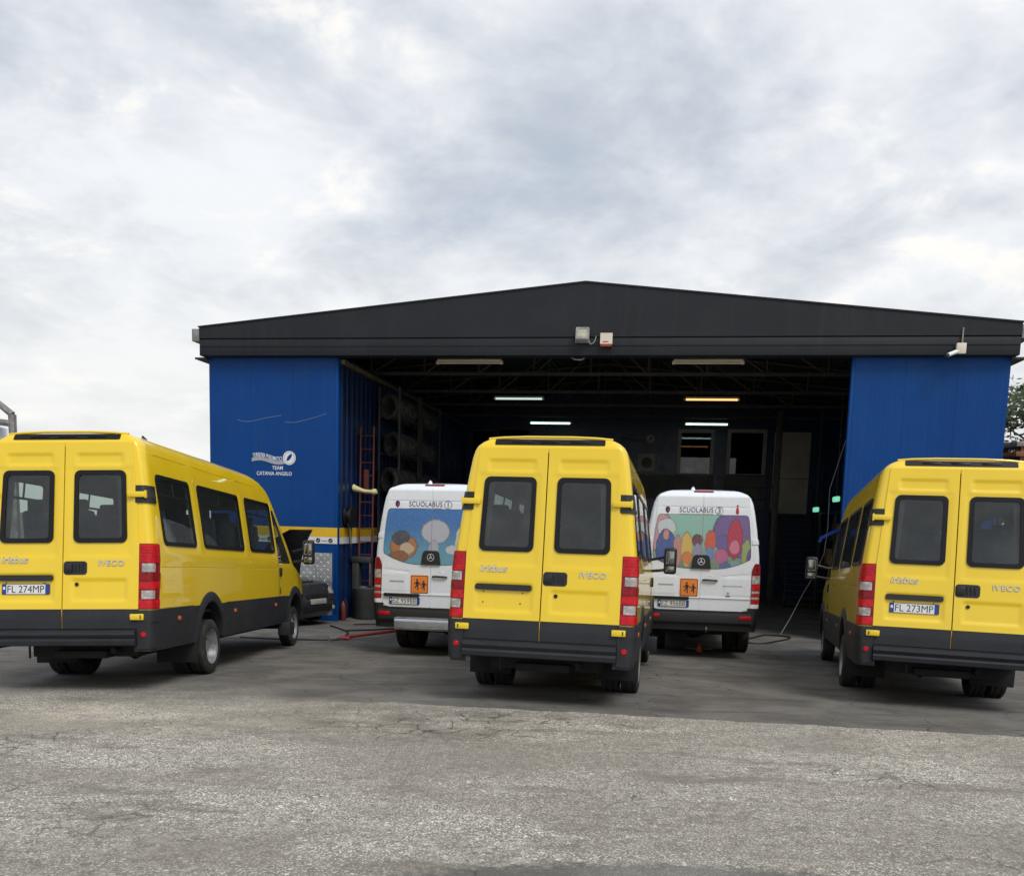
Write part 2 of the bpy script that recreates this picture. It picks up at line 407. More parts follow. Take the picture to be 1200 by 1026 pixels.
def add_box(bm, c, s, bevel=0., rot=None, seg=2):
    b = bmesh.new(); bmesh.ops.create_cube(b, size=1)
    for v in b.verts: v.co = Vector((v.co.x * s[0], v.co.y * s[1], v.co.z * s[2]))
    if bevel: bmesh.ops.bevel(b, geom=b.edges[:], offset=bevel, segments=seg, affect='EDGES', profile=.5)
    for v in b.verts:
        if rot is not None: v.co = rot @ v.co
        v.co = v.co + Vector(c)
    join(bm, b)
    return bm


def join(bm, b):
    mp = {v: bm.verts.new(v.co) for v in b.verts}
    for f in b.faces:
        try: bm.faces.new([mp[v] for v in f.verts])
        except ValueError: pass
    b.free()


def bx(c, s, bevel=0., rot=None, seg=2):
    return add_box(bmesh.new(), c, s, bevel, rot, seg)


def b6(x0, x1, y0, y1, z0, z1, bevel=0., seg=2):
    return bx(((x0 + x1) / 2, (y0 + y1) / 2, (z0 + z1) / 2), (abs(x1 - x0), abs(y1 - y0), abs(z1 - z0)), bevel, None, seg)


def add_tube(bm, pts, r, n=10, caps=True, taper=None):
    pts = [Vector(p) for p in pts]; rings = []
    pn = None
    for i, p in enumerate(pts):
        d = (pts[min(i + 1, len(pts) - 1)] - pts[max(i - 1, 0)]).normalized()
        if pn is None: pn = d.orthogonal().normalized()
        pn = (pn - d * pn.dot(d)).normalized(); bnm = d.cross(pn)
        rr = r if taper is None else r * taper[i]
        rings.append([bm.verts.new(p + rr * (math.cos(2 * math.pi * k / n) * pn + math.sin(2 * math.pi * k / n) * bnm)) for k in range(n)])
    for a, b in zip(rings, rings[1:]):
        for k in range(n): bm.faces.new((a[k], a[(k + 1) % n], b[(k + 1) % n], b[k]))
    if caps: bm.faces.new(rings[0]); bm.faces.new(rings[-1])
    return bm


def tube(pts, r, n=10, taper=None): return add_tube(bmesh.new(), pts, r, n, True, taper)


def add_lathe(bm, prof, n=32, axis='X', skip=None, org=(0, 0, 0)):
    """prof: list of (along axis, radius)"""
    o = Vector(org); rings = []
    for (a, r) in prof:
        ring = []
        for k in range(n):
            t = 2 * math.pi * k / n; c, s = r * math.cos(t), r * math.sin(t)
            v = {'X': (a, c, s), 'Y': (c, a, s), 'Z': (c, s, a)}[axis]
            ring.append(bm.verts.new(o + Vector(v)))
        rings.append(ring)
    for i, (A, B_) in enumerate(zip(rings, rings[1:])):
        for k in range(n):
            if skip and skip(i, k): continue
            try: bm.faces.new((A[k], A[(k + 1) % n], B_[(k + 1) % n], B_[k]))
            except ValueError: pass
    if prof[0][1] > 1e-4: pass
    return bm


def lathe(prof, n=32, axis='X', skip=None, org=(0, 0, 0)): return add_lathe(bmesh.new(), prof, n, axis, skip, org)


def prism(poly, y0, y1, mapf=None):
    """poly in (x,z), extruded along y"""
    bm = bmesh.new(); mapf = mapf or (lambda x, y, z: (x, y, z))
    a = [bm.verts.new(mapf(x, y0, z)) for x, z in poly]; b = [bm.verts.new(mapf(x, y1, z)) for x, z in poly]
    n = len(poly)
    bm.faces.new(a); bm.faces.new(b[::-1])
    for i in range(n): bm.faces.new((a[i], b[i], b[(i + 1) % n], a[(i + 1) % n]))
    return bm


def rrect(x0, x1, z0, z1, r, n=5):
    pts = []
    for cx, cz, a0 in ((x1 - r, z1 - r, 0), (x0 + r, z1 - r, 90), (x0 + r, z0 + r, 180), (x1 - r, z0 + r, 270)):
        for k in range(n + 1):
            a = R(a0 + 90 * k / n); pts.append((cx + r * math.cos(a), cz + r * math.sin(a)))
    return pts


def ring_mesh(outer, inner, P, th=.012):
    """closed band between two outlines of the same length, laid on a surface P(s,t,off)"""
    bm = bmesh.new(); n = len(outer)
    o0 = [bm.verts.new(P(s, t, 0)) for s, t in outer]; o1 = [bm.verts.new(P(s, t, th)) for s, t in outer]
    i1 = [bm.verts.new(P(s, t, th)) for s, t in inner]; i0 = [bm.verts.new(P(s, t, 0)) for s, t in inner]
    for A, B_ in ((o0, o1), (o1, i1), (i1, i0)):
        for k in range(n): bm.faces.new((A[k], A[(k + 1) % n], B_[(k + 1) % n], B_[k]))
    return bm


def sheet(outline, P, off=0.):
    bm = bmesh.new(); cs = sum(p[0] for p in outline) / len(outline); ct = sum(p[1] for p in outline) / len(outline)
    v = [bm.verts.new(P(s, t, off)) for s, t in outline]; m = [bm.verts.new(P((s + cs) / 2, (t + ct) / 2, off)) for s, t in outline]; c = bm.verts.new(P(cs, ct, off)); n = len(v)
    for k in range(n):
        bm.faces.new((v[k], v[(k + 1) % n], m[(k + 1) % n], m[k])); bm.faces.new((m[k], m[(k + 1) % n], c))
    return bm


def slab(outline, P, off0, off1):
    """closed plate between two offsets of the surface P"""
    bm = sheet(outline, P, off1); n = len(outline)
    rim = list(bm.verts)[:n]
    b = [bm.verts.new(P(s, t, off0)) for s, t in outline]
    for k in range(n): bm.faces.new((rim[k], rim[(k + 1) % n], b[(k + 1) % n], b[k]))
    return bm


def text_bm(body, w=None, h=None, ext=.004, fat=0., shear=0., align='CENTER', space=1.):
    cu = bpy.data.curves.new('t', 'FONT'); cu.body = body; cu.size = 1; cu.extrude = .5; cu.align_x = align; cu.offset = fat; cu.shear = shear
    cu.space_character = space; cu.resolution_u = 3
    o = bpy.data.objects.new('t', cu); COL.objects.link(o)
    dg = bpy.context.evaluated_depsgraph_get(); me = bpy.data.meshes.new_from_object(o.evaluated_get(dg))
    bm = bmesh.new(); bm.from_mesh(me)
    bpy.data.objects.remove(o); bpy.data.meshes.remove(me); bpy.data.curves.remove(cu)
    xs = [v.co.x for v in bm.verts]; ys = [v.co.y for v in bm.verts]
    cx = (min(xs) + max(xs)) / 2; cy = (min(ys) + max(ys)) / 2; ww = max(xs) - min(xs); hh = max(ys) - min(ys)
    sx = (w / ww) if w else (h / hh); sy = (h / hh) if h else sx
    for v in bm.verts: v.co = Vector(((v.co.x - cx) * sx, (v.co.z) * ext * 2 * -1 + 0, (v.co.y - cy) * sy))   # x right, z up, depth along -y
    return bm


def shift(bm, P):
    for v in bm.verts: v.co = Vector(P(v.co.x, v.co.z, -v.co.y))
    return bm


def lerp_table(tab):
    def f(z):
        if z <= tab[0][0]: return tab[0][1]
        for (a, va), (b, vb) in zip(tab, tab[1:]):
            if z <= b: return va + (vb - va) * (z - a) / (b - a)
        return tab[-1][1]
    return f


def sstep(a, b, x):
    t = max(0., min(1., (x - a) / (b - a))); return t * t * (3 - 2 * t)


def boxmask(x, z, x0, x1, z0, z1, s):
    return sstep(x0 - s, x0 + s, x) * (1 - sstep(x1 - s, x1 + s, x)) * sstep(z0 - s, z0 + s, z) * (1 - sstep(z1 - s, z1 + s, z))


# ------------------------------------------------------------------ poses and ground
def pose(x, y, z, yaw, pitch, roll):
    return Matrix.Translation((x, y, z)) @ Matrix.Rotation(-yaw, 4, 'Z') @ Matrix.Rotation(pitch, 4, 'X') @ Matrix.Rotation(roll, 4, 'Y')


YA, WB = 1.802, 4.258
POSES = {'L': pose(-4.8284, 9.5547, -1.9654 + CAMZ, .0091, -.05359, -.03239),
         'C': pose(.279, 9.2524, -1.9157 + CAMZ, .1867, -.04822, .00014) @ Matrix.Diagonal((1, .87, 1, 1)),
         'R': pose(4.8944, 9.9147, -1.9575 + CAMZ, .27081, -.05808, .00795)}
WHITE = {'1': pose(-1.357, 14.63, -2.275 + CAMZ, R(10.5), R(-1.55), R(-.4)), '2': pose(3.17, 15.15, -2.235 + CAMZ, R(9.0), R(-1.45), R(-.3))}
WYA, WWB = 1.55, 4.32
CONTACT = []
for m_ in POSES.values():
    for sx in (-.76, .76): CONTACT.append(m_ @ Vector((sx, YA, 0)))
    for sx in (-.86, .86): CONTACT.append(m_ @ Vector((sx, YA + WB, 0)))
for m_ in WHITE.values():
    for sx in (-.8, .8): CONTACT.append(m_ @ Vector((sx, WYA, 0)))
    for sx in (-.85, .85): CONTACT.append(m_ @ Vector((sx, WYA + WWB, 0)))


def gbase(x, y):
    if y < -8: return .0549 * 8
    if y < 16: z = -.0549 * y
    else: z = -.8784 - .023 * (y - 16)
    return max(z, -.995)


def gz(x, y):
    b = gbase(x, y); num = den_ = 0.
    for c in CONTACT:
        d2 = (c.x - x) ** 2 + (c.y - y) ** 2
        if d2 > 16: continue
        w = 1 / (d2 + .0006) ** 1.1
        num += w * (c.z - gbase(c.x, c.y)); den_ += w
    if den_ == 0: return b
    dmin = min(((c.x - x) ** 2 + (c.y - y) ** 2) for c in CONTACT)
    return b + num / den_ * (1 - sstep(1.5, 4., math.sqrt(dmin)))


def axis(lo, hi, step, far):
    a = [lo + step * i for i in range(int(round((hi - lo) / step)) + 1)]
    d = step; p = lo; L = []
    while p > -far: d *= 1.5; p -= d; L.append(p)
    d = step; p = hi; H = []
    while p < far: d *= 1.5; p += d; H.append(p)
    return L[::-1] + a + H


xs = axis(-9.5, 10.5, .25, 500); ys = axis(1., 24., .25, 500)
vs = [(x, y, gz(x, y)) for y in ys for x in xs]; nx = len(xs)
fs = [(j * nx + i, j * nx + i + 1, (j + 1) * nx + i + 1, (j + 1) * nx + i) for j in range(len(ys) - 1) for i in range(nx - 1)]
me = bpy.data.meshes.new('yard'); me.from_pydata(vs, [], fs); me.materials.append(M['yard_asphalt'])
me.polygons.foreach_set('use_smooth', [True] * len(me.polygons))
yard = link(bpy.data.objects.new('yard', me)); yard['kind'] = 'structure'

# ------------------------------------------------------------------ workshop building
BYAW, BX, BY = .156337, 1.34609, 20.0
BM = Matrix.Translation((BX, BY, 0)) @ Matrix.Rotation(-BYAW, 4, 'Z')


def B(u, v, z): return BM @ Vector((u, v, z))


def BMX(u, v, z): return BM @ Matrix.Translation((u, v, z))


bld = empty('workshop_building', BM)
tag(bld, 'wide blue workshop hall with a black gable fascia and an open front', 'building')
ZB0, HB, HG, HE, HP = -1.15, 5.01, 5.395, 5.635, 6.515
U0, U1, U2, U3, HW = -8.654, -5.515, 5.626, 8.697, 8.77
VD = 14.0


def ribbed(u0, u1, z0, z1, v, depth=.06, pitch=.1, rib=.0012):
    """a sandwich panel with shallow vertical ribs on its front face"""
    bm = bmesh.new(); n = int(round((u1 - u0) / pitch)); us = []
    for i in range(n):
        a = u0 + (u1 - u0) * i / n; w = (u1 - u0) / n
        us += [(a, 0), (a + w * .12, 0), (a + w * .2, rib), (a + w * .92, rib)]
    us.append((u1, 0))
    f = [(bm.verts.new((u, v - d, z0)), bm.verts.new((u, v - d, z1))) for u, d in us]
    b = [(bm.verts.new((u0, v + depth, z0)), bm.verts.new((u0, v + depth, z1))), (bm.verts.new((u1, v + depth, z0)), bm.verts.new((u1, v + depth, z1)))]
    for p, q_ in zip(f, f[1:]): bm.faces.new((p[0], q_[0], q_[1], p[1]))
    bm.faces.new((b[0][0], f[0][0], f[0][1], b[0][1])); bm.faces.new((f[-1][0], b[1][0], b[1][1], f[-1][1])); bm.faces.new((b[1][0], b[0][0], b[0][1], b[1][1]))
    bm.faces.new([p[1] for p in f] + [b[1][1], b[0][1]])
    return bm


for a, b_ in ((U0, U1 - .07), (U2 + .06, U3)):
    n = 3
    for i in range(n):
        w = (b_ - a) / n
        obj('wall_panel', ribbed(a + i * w + .0015, a + (i + 1) * w - .0015, ZB0, HB + .05, 0), 'facade_blue', bld, 20)
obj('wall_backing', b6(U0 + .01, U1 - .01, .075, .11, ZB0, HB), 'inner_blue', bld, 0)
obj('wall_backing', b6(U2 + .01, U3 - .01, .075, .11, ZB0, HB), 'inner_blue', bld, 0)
# slim edge profiles of the two front walls
obj('edge_profile', b6(U1 - .067, U1, -.012, .13, ZB0, HB, .004), 'facade_blue', bld, 30)
obj('edge_profile', b6(U2, U2 + .057, -.012, .13, ZB0, HB, .004), 'facade_blue', bld, 30)
# fascia: lower beam and gable above it, with a recessed joint
VF = -.22
obj('fascia_beam', b6(-HW, HW, VF, .15, HB, HG - .03, .008), 'fascia_dark', bld, 30)
obj('fascia_joint', b6(-HW + .02, HW - .02, VF + .06, .12, HG - .035, HG + .015), 'black_plastic', bld, 0)
obj('gable_panel', prism([(-HW, HG), (HW, HG), (HW, HE), (.05, HP), (-HW, HE)], VF - .01, .12), 'fascia_dark', bld, 0)
obj('beam_lip', b6(-HW + .01, HW - .01, VF - .012, VF + .02, HB + .20, HB + .215), 'fascia_dark', bld, 0)
sl_ = (HP - HE) / HW
# roof slabs
for s in (-1, 1):
    x0, x1 = .05, s * (HW + .02)
    a = HP - .02; e_ = HE - .02
    poly = [(x0, a), (x1, e_), (x1, e_ - .10), (x0, a - .10)]
    obj('roof_slab', prism(poly, .13, VD + .3), 'roof_dark', bld, 0)
    obj('ridge_trim' if s < 0 else 'verge_trim', prism([(x0, HP + .03), (x1, HE + .03), (x1, HE), (x0, HP)], VF - .03, .14), 'fascia_dark', bld, 0)
    gu = obj('gutter_box', b6(s * (HW + .01), s * (HW + .20), VF + .02, VD, HE - .30, HE - .02, .015), 'galvanised', bld, 30)
    obj('soffit', b6(s * (HW - .10), s * (HW + .17), -.12, VD, HB - .06, HB - .02), 'truss_steel', bld, 0)
# outer side walls, back wall, inner partition with ribs
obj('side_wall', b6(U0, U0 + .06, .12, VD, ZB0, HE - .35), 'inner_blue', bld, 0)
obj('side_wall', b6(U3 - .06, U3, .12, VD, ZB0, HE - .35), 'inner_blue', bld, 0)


def wall_along_v(u, v0, v1, z0, z1, s, pitch=.34, rib=.03):
    bm = bmesh.new(); n = int((v1 - v0) / pitch); pr = []
    for i in range(n):
        a = v0 + (v1 - v0) * i / n; w = (v1 - v0) / n
        pr += [(a, 0), (a + w * .5, 0), (a + w * .62, rib), (a + w * .88, rib)]
    pr.append((v1, 0))
    f = [(bm.verts.new((u + s * d, v, z0)), bm.verts.new((u + s * d, v, z1))) for v, d in pr]
    for p, q_ in zip(f, f[1:]): bm.faces.new((p[0], q_[0], q_[1], p[1]))
    return bm


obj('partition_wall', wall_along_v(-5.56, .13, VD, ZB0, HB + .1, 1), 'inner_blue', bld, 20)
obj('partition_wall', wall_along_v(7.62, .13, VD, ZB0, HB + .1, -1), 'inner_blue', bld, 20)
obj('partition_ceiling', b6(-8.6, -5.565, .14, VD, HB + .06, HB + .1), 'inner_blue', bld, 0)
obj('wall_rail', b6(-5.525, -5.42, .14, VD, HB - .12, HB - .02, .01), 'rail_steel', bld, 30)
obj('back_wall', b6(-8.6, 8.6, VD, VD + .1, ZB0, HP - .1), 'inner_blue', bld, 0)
# lattice trusses: chords, posts and diagonals each their own bar
for vt in (2.6, 5.6, 8.4, 11.2):
    zt = lambda u: HP - .20 - abs(u - .05) * sl_
    obj('truss_chord', b6(-8.4, 8.4, vt - .04, vt + .04, HB + .02, HB + .10), 'truss_steel', bld, 0)
    for s in (-1, 1):
        obj('truss_rafter', tube([(.05, vt, zt(.05)), (s * 8.4, vt, zt(s * 8.4))], .045, 6), 'truss_steel', bld, 0)
    un = [-5.6, -4.2, -2.8, -1.4, 0, 1.4, 2.8, 4.2, 5.6]
    for k, u in enumerate(un):
        obj('truss_post', tube([(u, vt, HB + .06), (u, vt, zt(u))], .026, 6), 'truss_steel', bld, 0)
        if k < len(un) - 1:
            a, b_ = (un[k], un[k + 1]) if u < 0 else (un[k + 1], un[k])
            obj('truss_diagonal', tube([(a, vt, HB + .06), (b_, vt, zt(b_))], .022, 6), 'truss_steel', bld, 0)
for u in (-6.2, -4.6, -3.0, -1.5, 1.6, 3.1, 4.7, 6.3):
    z = HP - .155 - abs(u - .05) * sl_
    obj('purlin', b6(u - .04, u + .04, .14, VD, z - .03, z + .03), 'truss_steel', bld, 0)
obj('sill_plinth', b6(U0 + .002, U1 - .002, -.03, .0, ZB0, -.86), 'facade_blue', bld, 0)


def raised_dots(u0, u1, z0, z1, v):
    """chequer plate: a sheet with alternately turned raised lozenges"""
    bm = bmesh.new(); add_box(bm, ((u0 + u1) / 2, v - .004, (z0 + z1) / 2), (u1 - u0, .008, z1 - z0))
    p = .085; nz = int((z1 - z0) / p); nu = int((u1 - u0) / p)
    for i in range(nu):
        for k in range(nz):
            cu, cz = u0 + (i + .5) * p, z0 + (k + .5) * p; a = R(45 if (i + k) % 2 else -45)
            L, w = .034, .013
            d = Vector((math.cos(a), 0, math.sin(a))); e_ = Vector((-math.sin(a), 0, math.cos(a))); c = Vector((cu, v - .008, cz))
            q_ = [bm.verts.new(c + d * L), bm.verts.new(c + e_ * w), bm.verts.new(c - d * L), bm.verts.new(c - e_ * w)]; t = bm.verts.new(c + Vector((0, -.010, 0)))
            for j in range(4): bm.faces.new((q_[j], q_[(j + 1) % 4], t))
    return bm


obj('diamond_plate', raised_dots(-8.5, -5.64, -.87, .585, -.006), 'diamond_plate', bld, 0)
# painted band on the left wall, outside and on the partition
obj('yellow_band', b6(U0 + .01, U1 - .002, -.0165, -.0055, .958, 1.172), 'band_yellow', bld, 0)
obj('white_band', b6(U0 + .01, U1 - .002, -.0165, -.0055, .80, .955), 'band_white', bld, 0)
obj('yellow_band', b6(-5.525, -5.515, .14, 5., .958, 1.172), 'band_yellow', bld, 0)
obj('white_band', b6(-5.525, -5.515, .14, 5., .80, .955), 'band_white', bld, 0)
wb = bld
for i in range(7):
    u = -5.62 - i * .30
    bm = bmesh.new(); add_lathe(bm, [(-.0215, .0001), (-.0215, .052), (-.0165, .052)], 20, 'Y', None, (u - .06, 0, .875))
    obj('roundel', bm, 'ink', bld, 20)
    obj('roundel_tick', tube([(u - .085, -.0225, .87), (u - .063, -.0225, .852), (u - .03, -.0225, .9)], .006, 6), 'band_white', bld, 0)
    obj('brand_mark', tube([(u - .27 + .012 * k, -.019, .872 + .016 * math.sin(k * 2.1)) for k in range(12)], .009, 5), 'sign_grey', bld, 0)
# wall lettering and tyre ring logo
LM = lambda u0, z0: (lambda x, z, d: (u0 + x, -.006 - d, z0 + z))


def wavy(bm, u0, z0, amp, w):
    for v in bm.verts:
        x, z, d = v.co.x, v.co.z, -v.co.y
        k = (x / w)
        v.co = Vector((u0 + x, -.006 - d, z0 + z - amp * math.sin(k * 2 * math.pi) - .04 * 0))
    return bm


obj('lettering', wavy(text_bm('TURRENIA PNEUMATICI srl', w=.80, h=.10, fat=.003), -7.19, 2.765, .045, .95), 'sign_white', bld, 0)
wbm = bmesh.new(); n = 28
for j in range(2):
    pass
rows = []
for i in range(n + 1):
    x = -.42 + .86 * i / n; zc = -.045 * math.sin(x / .95 * 2 * math.pi)
    rows.append((wbm.verts.new((-7.19 + x, -.010, 2.675 + zc - .04)), wbm.verts.new((-7.19 + x, -.010, 2.675 + zc + .04))))
for a, b_ in zip(rows, rows[1:]): wbm.faces.new((a[0], b_[0], b_[1], a[1]))
obj('ribbon', wbm, 'sign_grey', bld, 0)
obj('lettering', shift(text_bm('TEAM', h=.085, w=.26, fat=.006), LM(-6.98, 2.515)), 'sign_white', bld, 0)
obj('lettering', shift(text_bm('CATANIA ANGELO', h=.085, w=.86, fat=.006), LM(-7.06, 2.385)), 'sign_white', bld, 0)


def tyre_logo(cu, cz, r, v, name, m1, m2):
    oo = [(cu + r * math.cos(2 * math.pi * k / 40), cz + r * 1.02 * math.sin(2 * math.pi * k / 40)) for k in range(40)]
    tl = R(-38); ii = []
    for k in range(40):
        a = 2 * math.pi * k / 40; x, z = r * .26 * math.cos(a - tl), r * .62 * math.sin(a - tl)
        ii.append((cu + x * math.cos(tl) - z * math.sin(tl), cz + .01 + x * math.sin(tl) + z * math.cos(tl)))
    P = lambda s, t, o_: (s, v - o_, t)
    obj(name, ring_mesh(oo, ii, P, .005), m1, bld, 0)
    o2 = [(cu + (s - cu) * .86, cz + (t - cz) * .86) for s, t in oo]; o3 = [(cu + (s - cu) * .78, cz + (t - cz) * .78) for s, t in oo]
    obj('tread_line', ring_mesh(o2, o3, lambda s, t, o_: (s, v - .005 - o_, t), .002), m2, bld, 0)


for pts_ in (((-7.95, 3.60), (-7.8, 3.56), (-7.6, 3.57), (-7.3, 3.64), (-6.88, 3.71)), ((-6.8, 3.56), (-6.55, 3.55), (-6.3, 3.61), (-6.0, 3.69), (-5.8, 3.76))):
    obj('chalk_mark', tube([(u, -.004, z) for u, z in pts_], .0035, 5), 'sign_grey', bld, 0)
tyre_logo(-6.69, 2.745, .155, -.0055, 'ring_logo', 'sign_white', 'sign_grey')

# back wall: office windows, parapet boards, cream door
for (a, b_, z0, z1) in ((2.39, 3.70, 3.36, 4.96), (4.16, 5.55, 3.37, 4.98), (-5.36, -4.40, 3.36, 4.87), (-4.34, -3.06, 3.36, 4.94)):
    w_ = .13 if a > 0 else .08
    fr = obj('office_window', ring_mesh(rrect(a, b_, z0, z1, .002, 1), rrect(a + w_, b_ - w_, z0 + .02, z1 - w_, .002, 1), lambda s, t, o_: (s, VD - o_, t), .07), 'frame_grey' if a > 0 else 'truss_steel', bld, 0)
    obj('pane', b6(a + w_ - .01, b_ - w_ + .01, VD - .03, VD - .015, z0 + .01, z1 - w_ + .01), 'office_glass', fr, 0)
obj('parapet_board', b6(.30, 3.72, VD - .10, VD - .005, 2.45, 3.30, .01), 'concrete_grey', bld, 0)
for k in range(3): obj('parapet_board', b6(4.10, 5.60, VD - .10, VD - .005, 2.06 + k * .43, 2.45 + k * .43, .01), 'concrete_grey', bld, 0)
dr = obj('office_door', b6(5.82, 7.08, VD - .06, VD - .004, 2.0, 4.90, .01), 'cream_paint', bld, 0)
obj('door_seam', b6(5.83, 7.07, VD - .066, VD - .058, 3.24, 3.26), 'black_plastic', dr, 0)
tyre_logo(1.40, 4.60, .16, VD - .02, 'ring_logo', 'frame_grey', 'truss_steel')
obj('wall_poster', b6(.97, 1.60, VD - .02, VD - .004, 3.42, 4.05), 'frame_grey', bld, 0)
obj('poster_print', bm_ := lathe([(-.002, .001), (-.002, .2)], 24, 'Y', None, (1.30, VD - .021, 3.74)), 'concrete_grey', bld, 0)
obj('wave_mark', tube([(.30 + .1 * k, VD - .02, 4.56 + .05 * math.sin(k * .75)) for k in range(10)], .03, 6), 'concrete_grey', bld, 0)

# ------------------------------------------------------------------ fittings on the hall
fl = empty('floodlight', BMX(.03, VF - .01, 5.26))
tag(fl, 'square grey floodlight fixed to the black fascia beside the alarm box', 'floodlight')
hs = bmesh.new(); add_box(hs, (0, -.10, .16), (.29, .12, .27), .02, Matrix.Rotation(R(-14), 3, 'X'))
obj('housing', hs, 'flood_grey', fl, 30)
fm = Matrix.Rotation(R(-14), 3, 'X')
b_ = ring_mesh(rrect(-.14, .14, -.13, .13, .015, 2), rrect(-.10, .10, -.075, .10, .01, 2), lambda s, t, o_: tuple(fm @ Vector((s, -.062 - o_, t)) + Vector((0, -.10, .16))), .014)
obj('bezel', b_, 'galvanised', fl, 30)
obj('lens', sheet(rrect(-.105, .105, -.08, .105, .01, 2), lambda s, t, o_: tuple(fm @ Vector((s, -.066, t)) + Vector((0, -.10, .16)))), 'flood_glass', fl, 0)
obj('bracket', b6(-.16, .16, -.05, .0, .0, .05, .005), 'galvanised', fl, 0)
obj('cable', tube([(.12, -.05, .03), (.17, -.06, -.03), (.23, -.05, -.01), (.27, -.03, .06), (.28, -.015, .14)], .012, 6), 'cable_white', fl, 40)
al = empty('alarm_siren', BMX(.535, VF - .01, 5.175))
tag(al, 'cream alarm siren box with red base on the black fascia', 'alarm box')
obj('box', prism([(-.125, .05), (.13, .05), (.13, .275), (-.125, .275)], -.11, 0), 'alarm_cream', al, 30)
obj('red_base', b6(-.12, .12, -.10, -.003, .0, .049, .008), 'alarm_red', al, 30)
obj('print_strip', b6(-.07, .05, -.115, -.109, .085, .105), 'ink_red', al, 0)
obj('cable', tube([(.12, -.02, .02), (.15, -.05, -.05), (.11, -.05, -.10)], .014, 6), 'cable_black', al, 40)
cc = empty('security_camera', BMX(7.63, VF - .01, 5.02))
tag(cc, 'small white security camera on a cream junction box above the blue wall', 'camera')
obj('junction_box', b6(-.085, .095, -.10, 0, .0, .21, .012), 'alarm_cream', cc, 30)
obj('conduit', tube([(.03, -.02, .2), (.03, -.02, .52)], .016, 8), 'cable_white', cc, 40)
obj('camera_body', tube([(-.10, -.12, .03), (-.29, -.26, -.06)], .042, 12), 'sign_white', cc, 40)
obj('camera_arm', tube([(-.02, -.08, .05), (-.14, -.13, .02)], .018, 8), 'alarm_cream', cc, 40)
obj('camera_lens', tube([(-.288, -.259, -.0595), (-.34, -.297, -.084)], .036, 12), 'ink', cc, 40)
hk = obj('hanging_lamp_hook', tube([(0, 0, 0), (.05, -.02, -.05), (.2, -.02, -.06), (.28, 0, -.02)], .02, 6), 'galvanised', None, 40, BMX(-.22, .05, HB + .01))
tag(hk, 'curled grey cable clip under the black fascia near the floodlight', 'cable clip')


def ceiling_lamp(u, v, z, L, tm, label, hang):
    r_ = empty('ceiling_lamp', BMX(u, v, z)); tag(r_, label, 'lamp', 'tube lamps under the hall roof')
    obj('housing', b6(-L / 2, L / 2, -.05, .05, .02, .07, .008), 'lamp_housing', r_, 30)
    bm = bmesh.new(); add_tube(bm, [(-L / 2 + .03, 0, -.005), (L / 2 - .03, 0, -.005)], .028, 10)
    obj('tube', bm, tm, r_, 40)
    for s in (-1, 1):
        obj('end_cap', b6(s * L / 2 - .03, s * L / 2 + .03, -.045, .045, -.035, .03, .006), 'lamp_housing', r_, 30)
        obj('hanger', tube([(s * L * .4, 0, .065), (s * L * .4, 0, hang)], .008, 5), 'truss_steel', r_, 30)


hz = lambda u, z: HP - .14 - abs(u - .05) * sl_ - z
ceiling_lamp(-2.61, .6, 5.0, 1.49, 'tube_off', 'unlit cream tube lamp behind the fascia nearest the tyre racks', hz(-2.61, 5))
ceiling_lamp(2.72, .6, 5.0, 1.49, 'tube_off', 'unlit cream tube lamp behind the fascia above the white van numbered 3', hz(2.72, 5))
ceiling_lamp(-2.36, 6.4, 4.99, 1.43, 'tube_dim', 'dim bluish white tube lamp in the middle row of the hall', hz(-2.36, 5))
ceiling_lamp(3.14, 6.4, 5.0, 1.49, 'tube_warm', 'glowing orange tube lamp in the middle row of the hall', hz(3.14, 5))
ceiling_lamp(-2.03, 11.5, 4.86, 1.43, 'tube_cold', 'greenish white tube lamp in the back row above the middle yellow minibus', hz(-2.03, 4.86))
ceiling_lamp(3.27, 11.5, 4.88, 1.43, 'tube_cold', 'greenish white tube lamp in the back row above the office window', hz(3.27, 4.88))

# red ladder against the partition
ld = empty('ladder', BMX(-5.27, 1.25, gz(*B(-5.27, 1.25, 0).xy)))
tag(ld, 'tall narrow red ladder beside the tyre racks', 'ladder')
for s in (-1, 1): obj('rail', tube([(s * .165, 0, 0), (s * .165, .12, 4.63)], .024, 8), 'ladder_red', ld, 40)
for k in range(14): obj('rung', tube([(-.165, .012 + .0259 * (.25 + .32 * k), .25 + .32 * k), (.165, .012 + .0259 * (.25 + .32 * k), .25 + .32 * k)], .015, 6), 'ladder_red', ld, 40)
obj('sign_plate', b6(-.06, .06, .05, .062, 3.0, 3.6, .003), 'ladder_red', ld, 0)
bn_ = obj('foam_bolster', tube([(0, 0, .06), (.04, 0, .075), (.12, 0, .045), (.3, 0, .0), (.48, 0, -.015), (.57, 0, -.01), (.62, 0, .0)], .045, 12, [.7, 1.9, 1.6, 1., 1., 1.6, 1.3]), 'pale_yellow', None, 50, BMX(-5.52, .98, 2.06))
tag(bn_, 'pale yellow bone shaped foam roll hung behind the red ladder', 'foam roll')

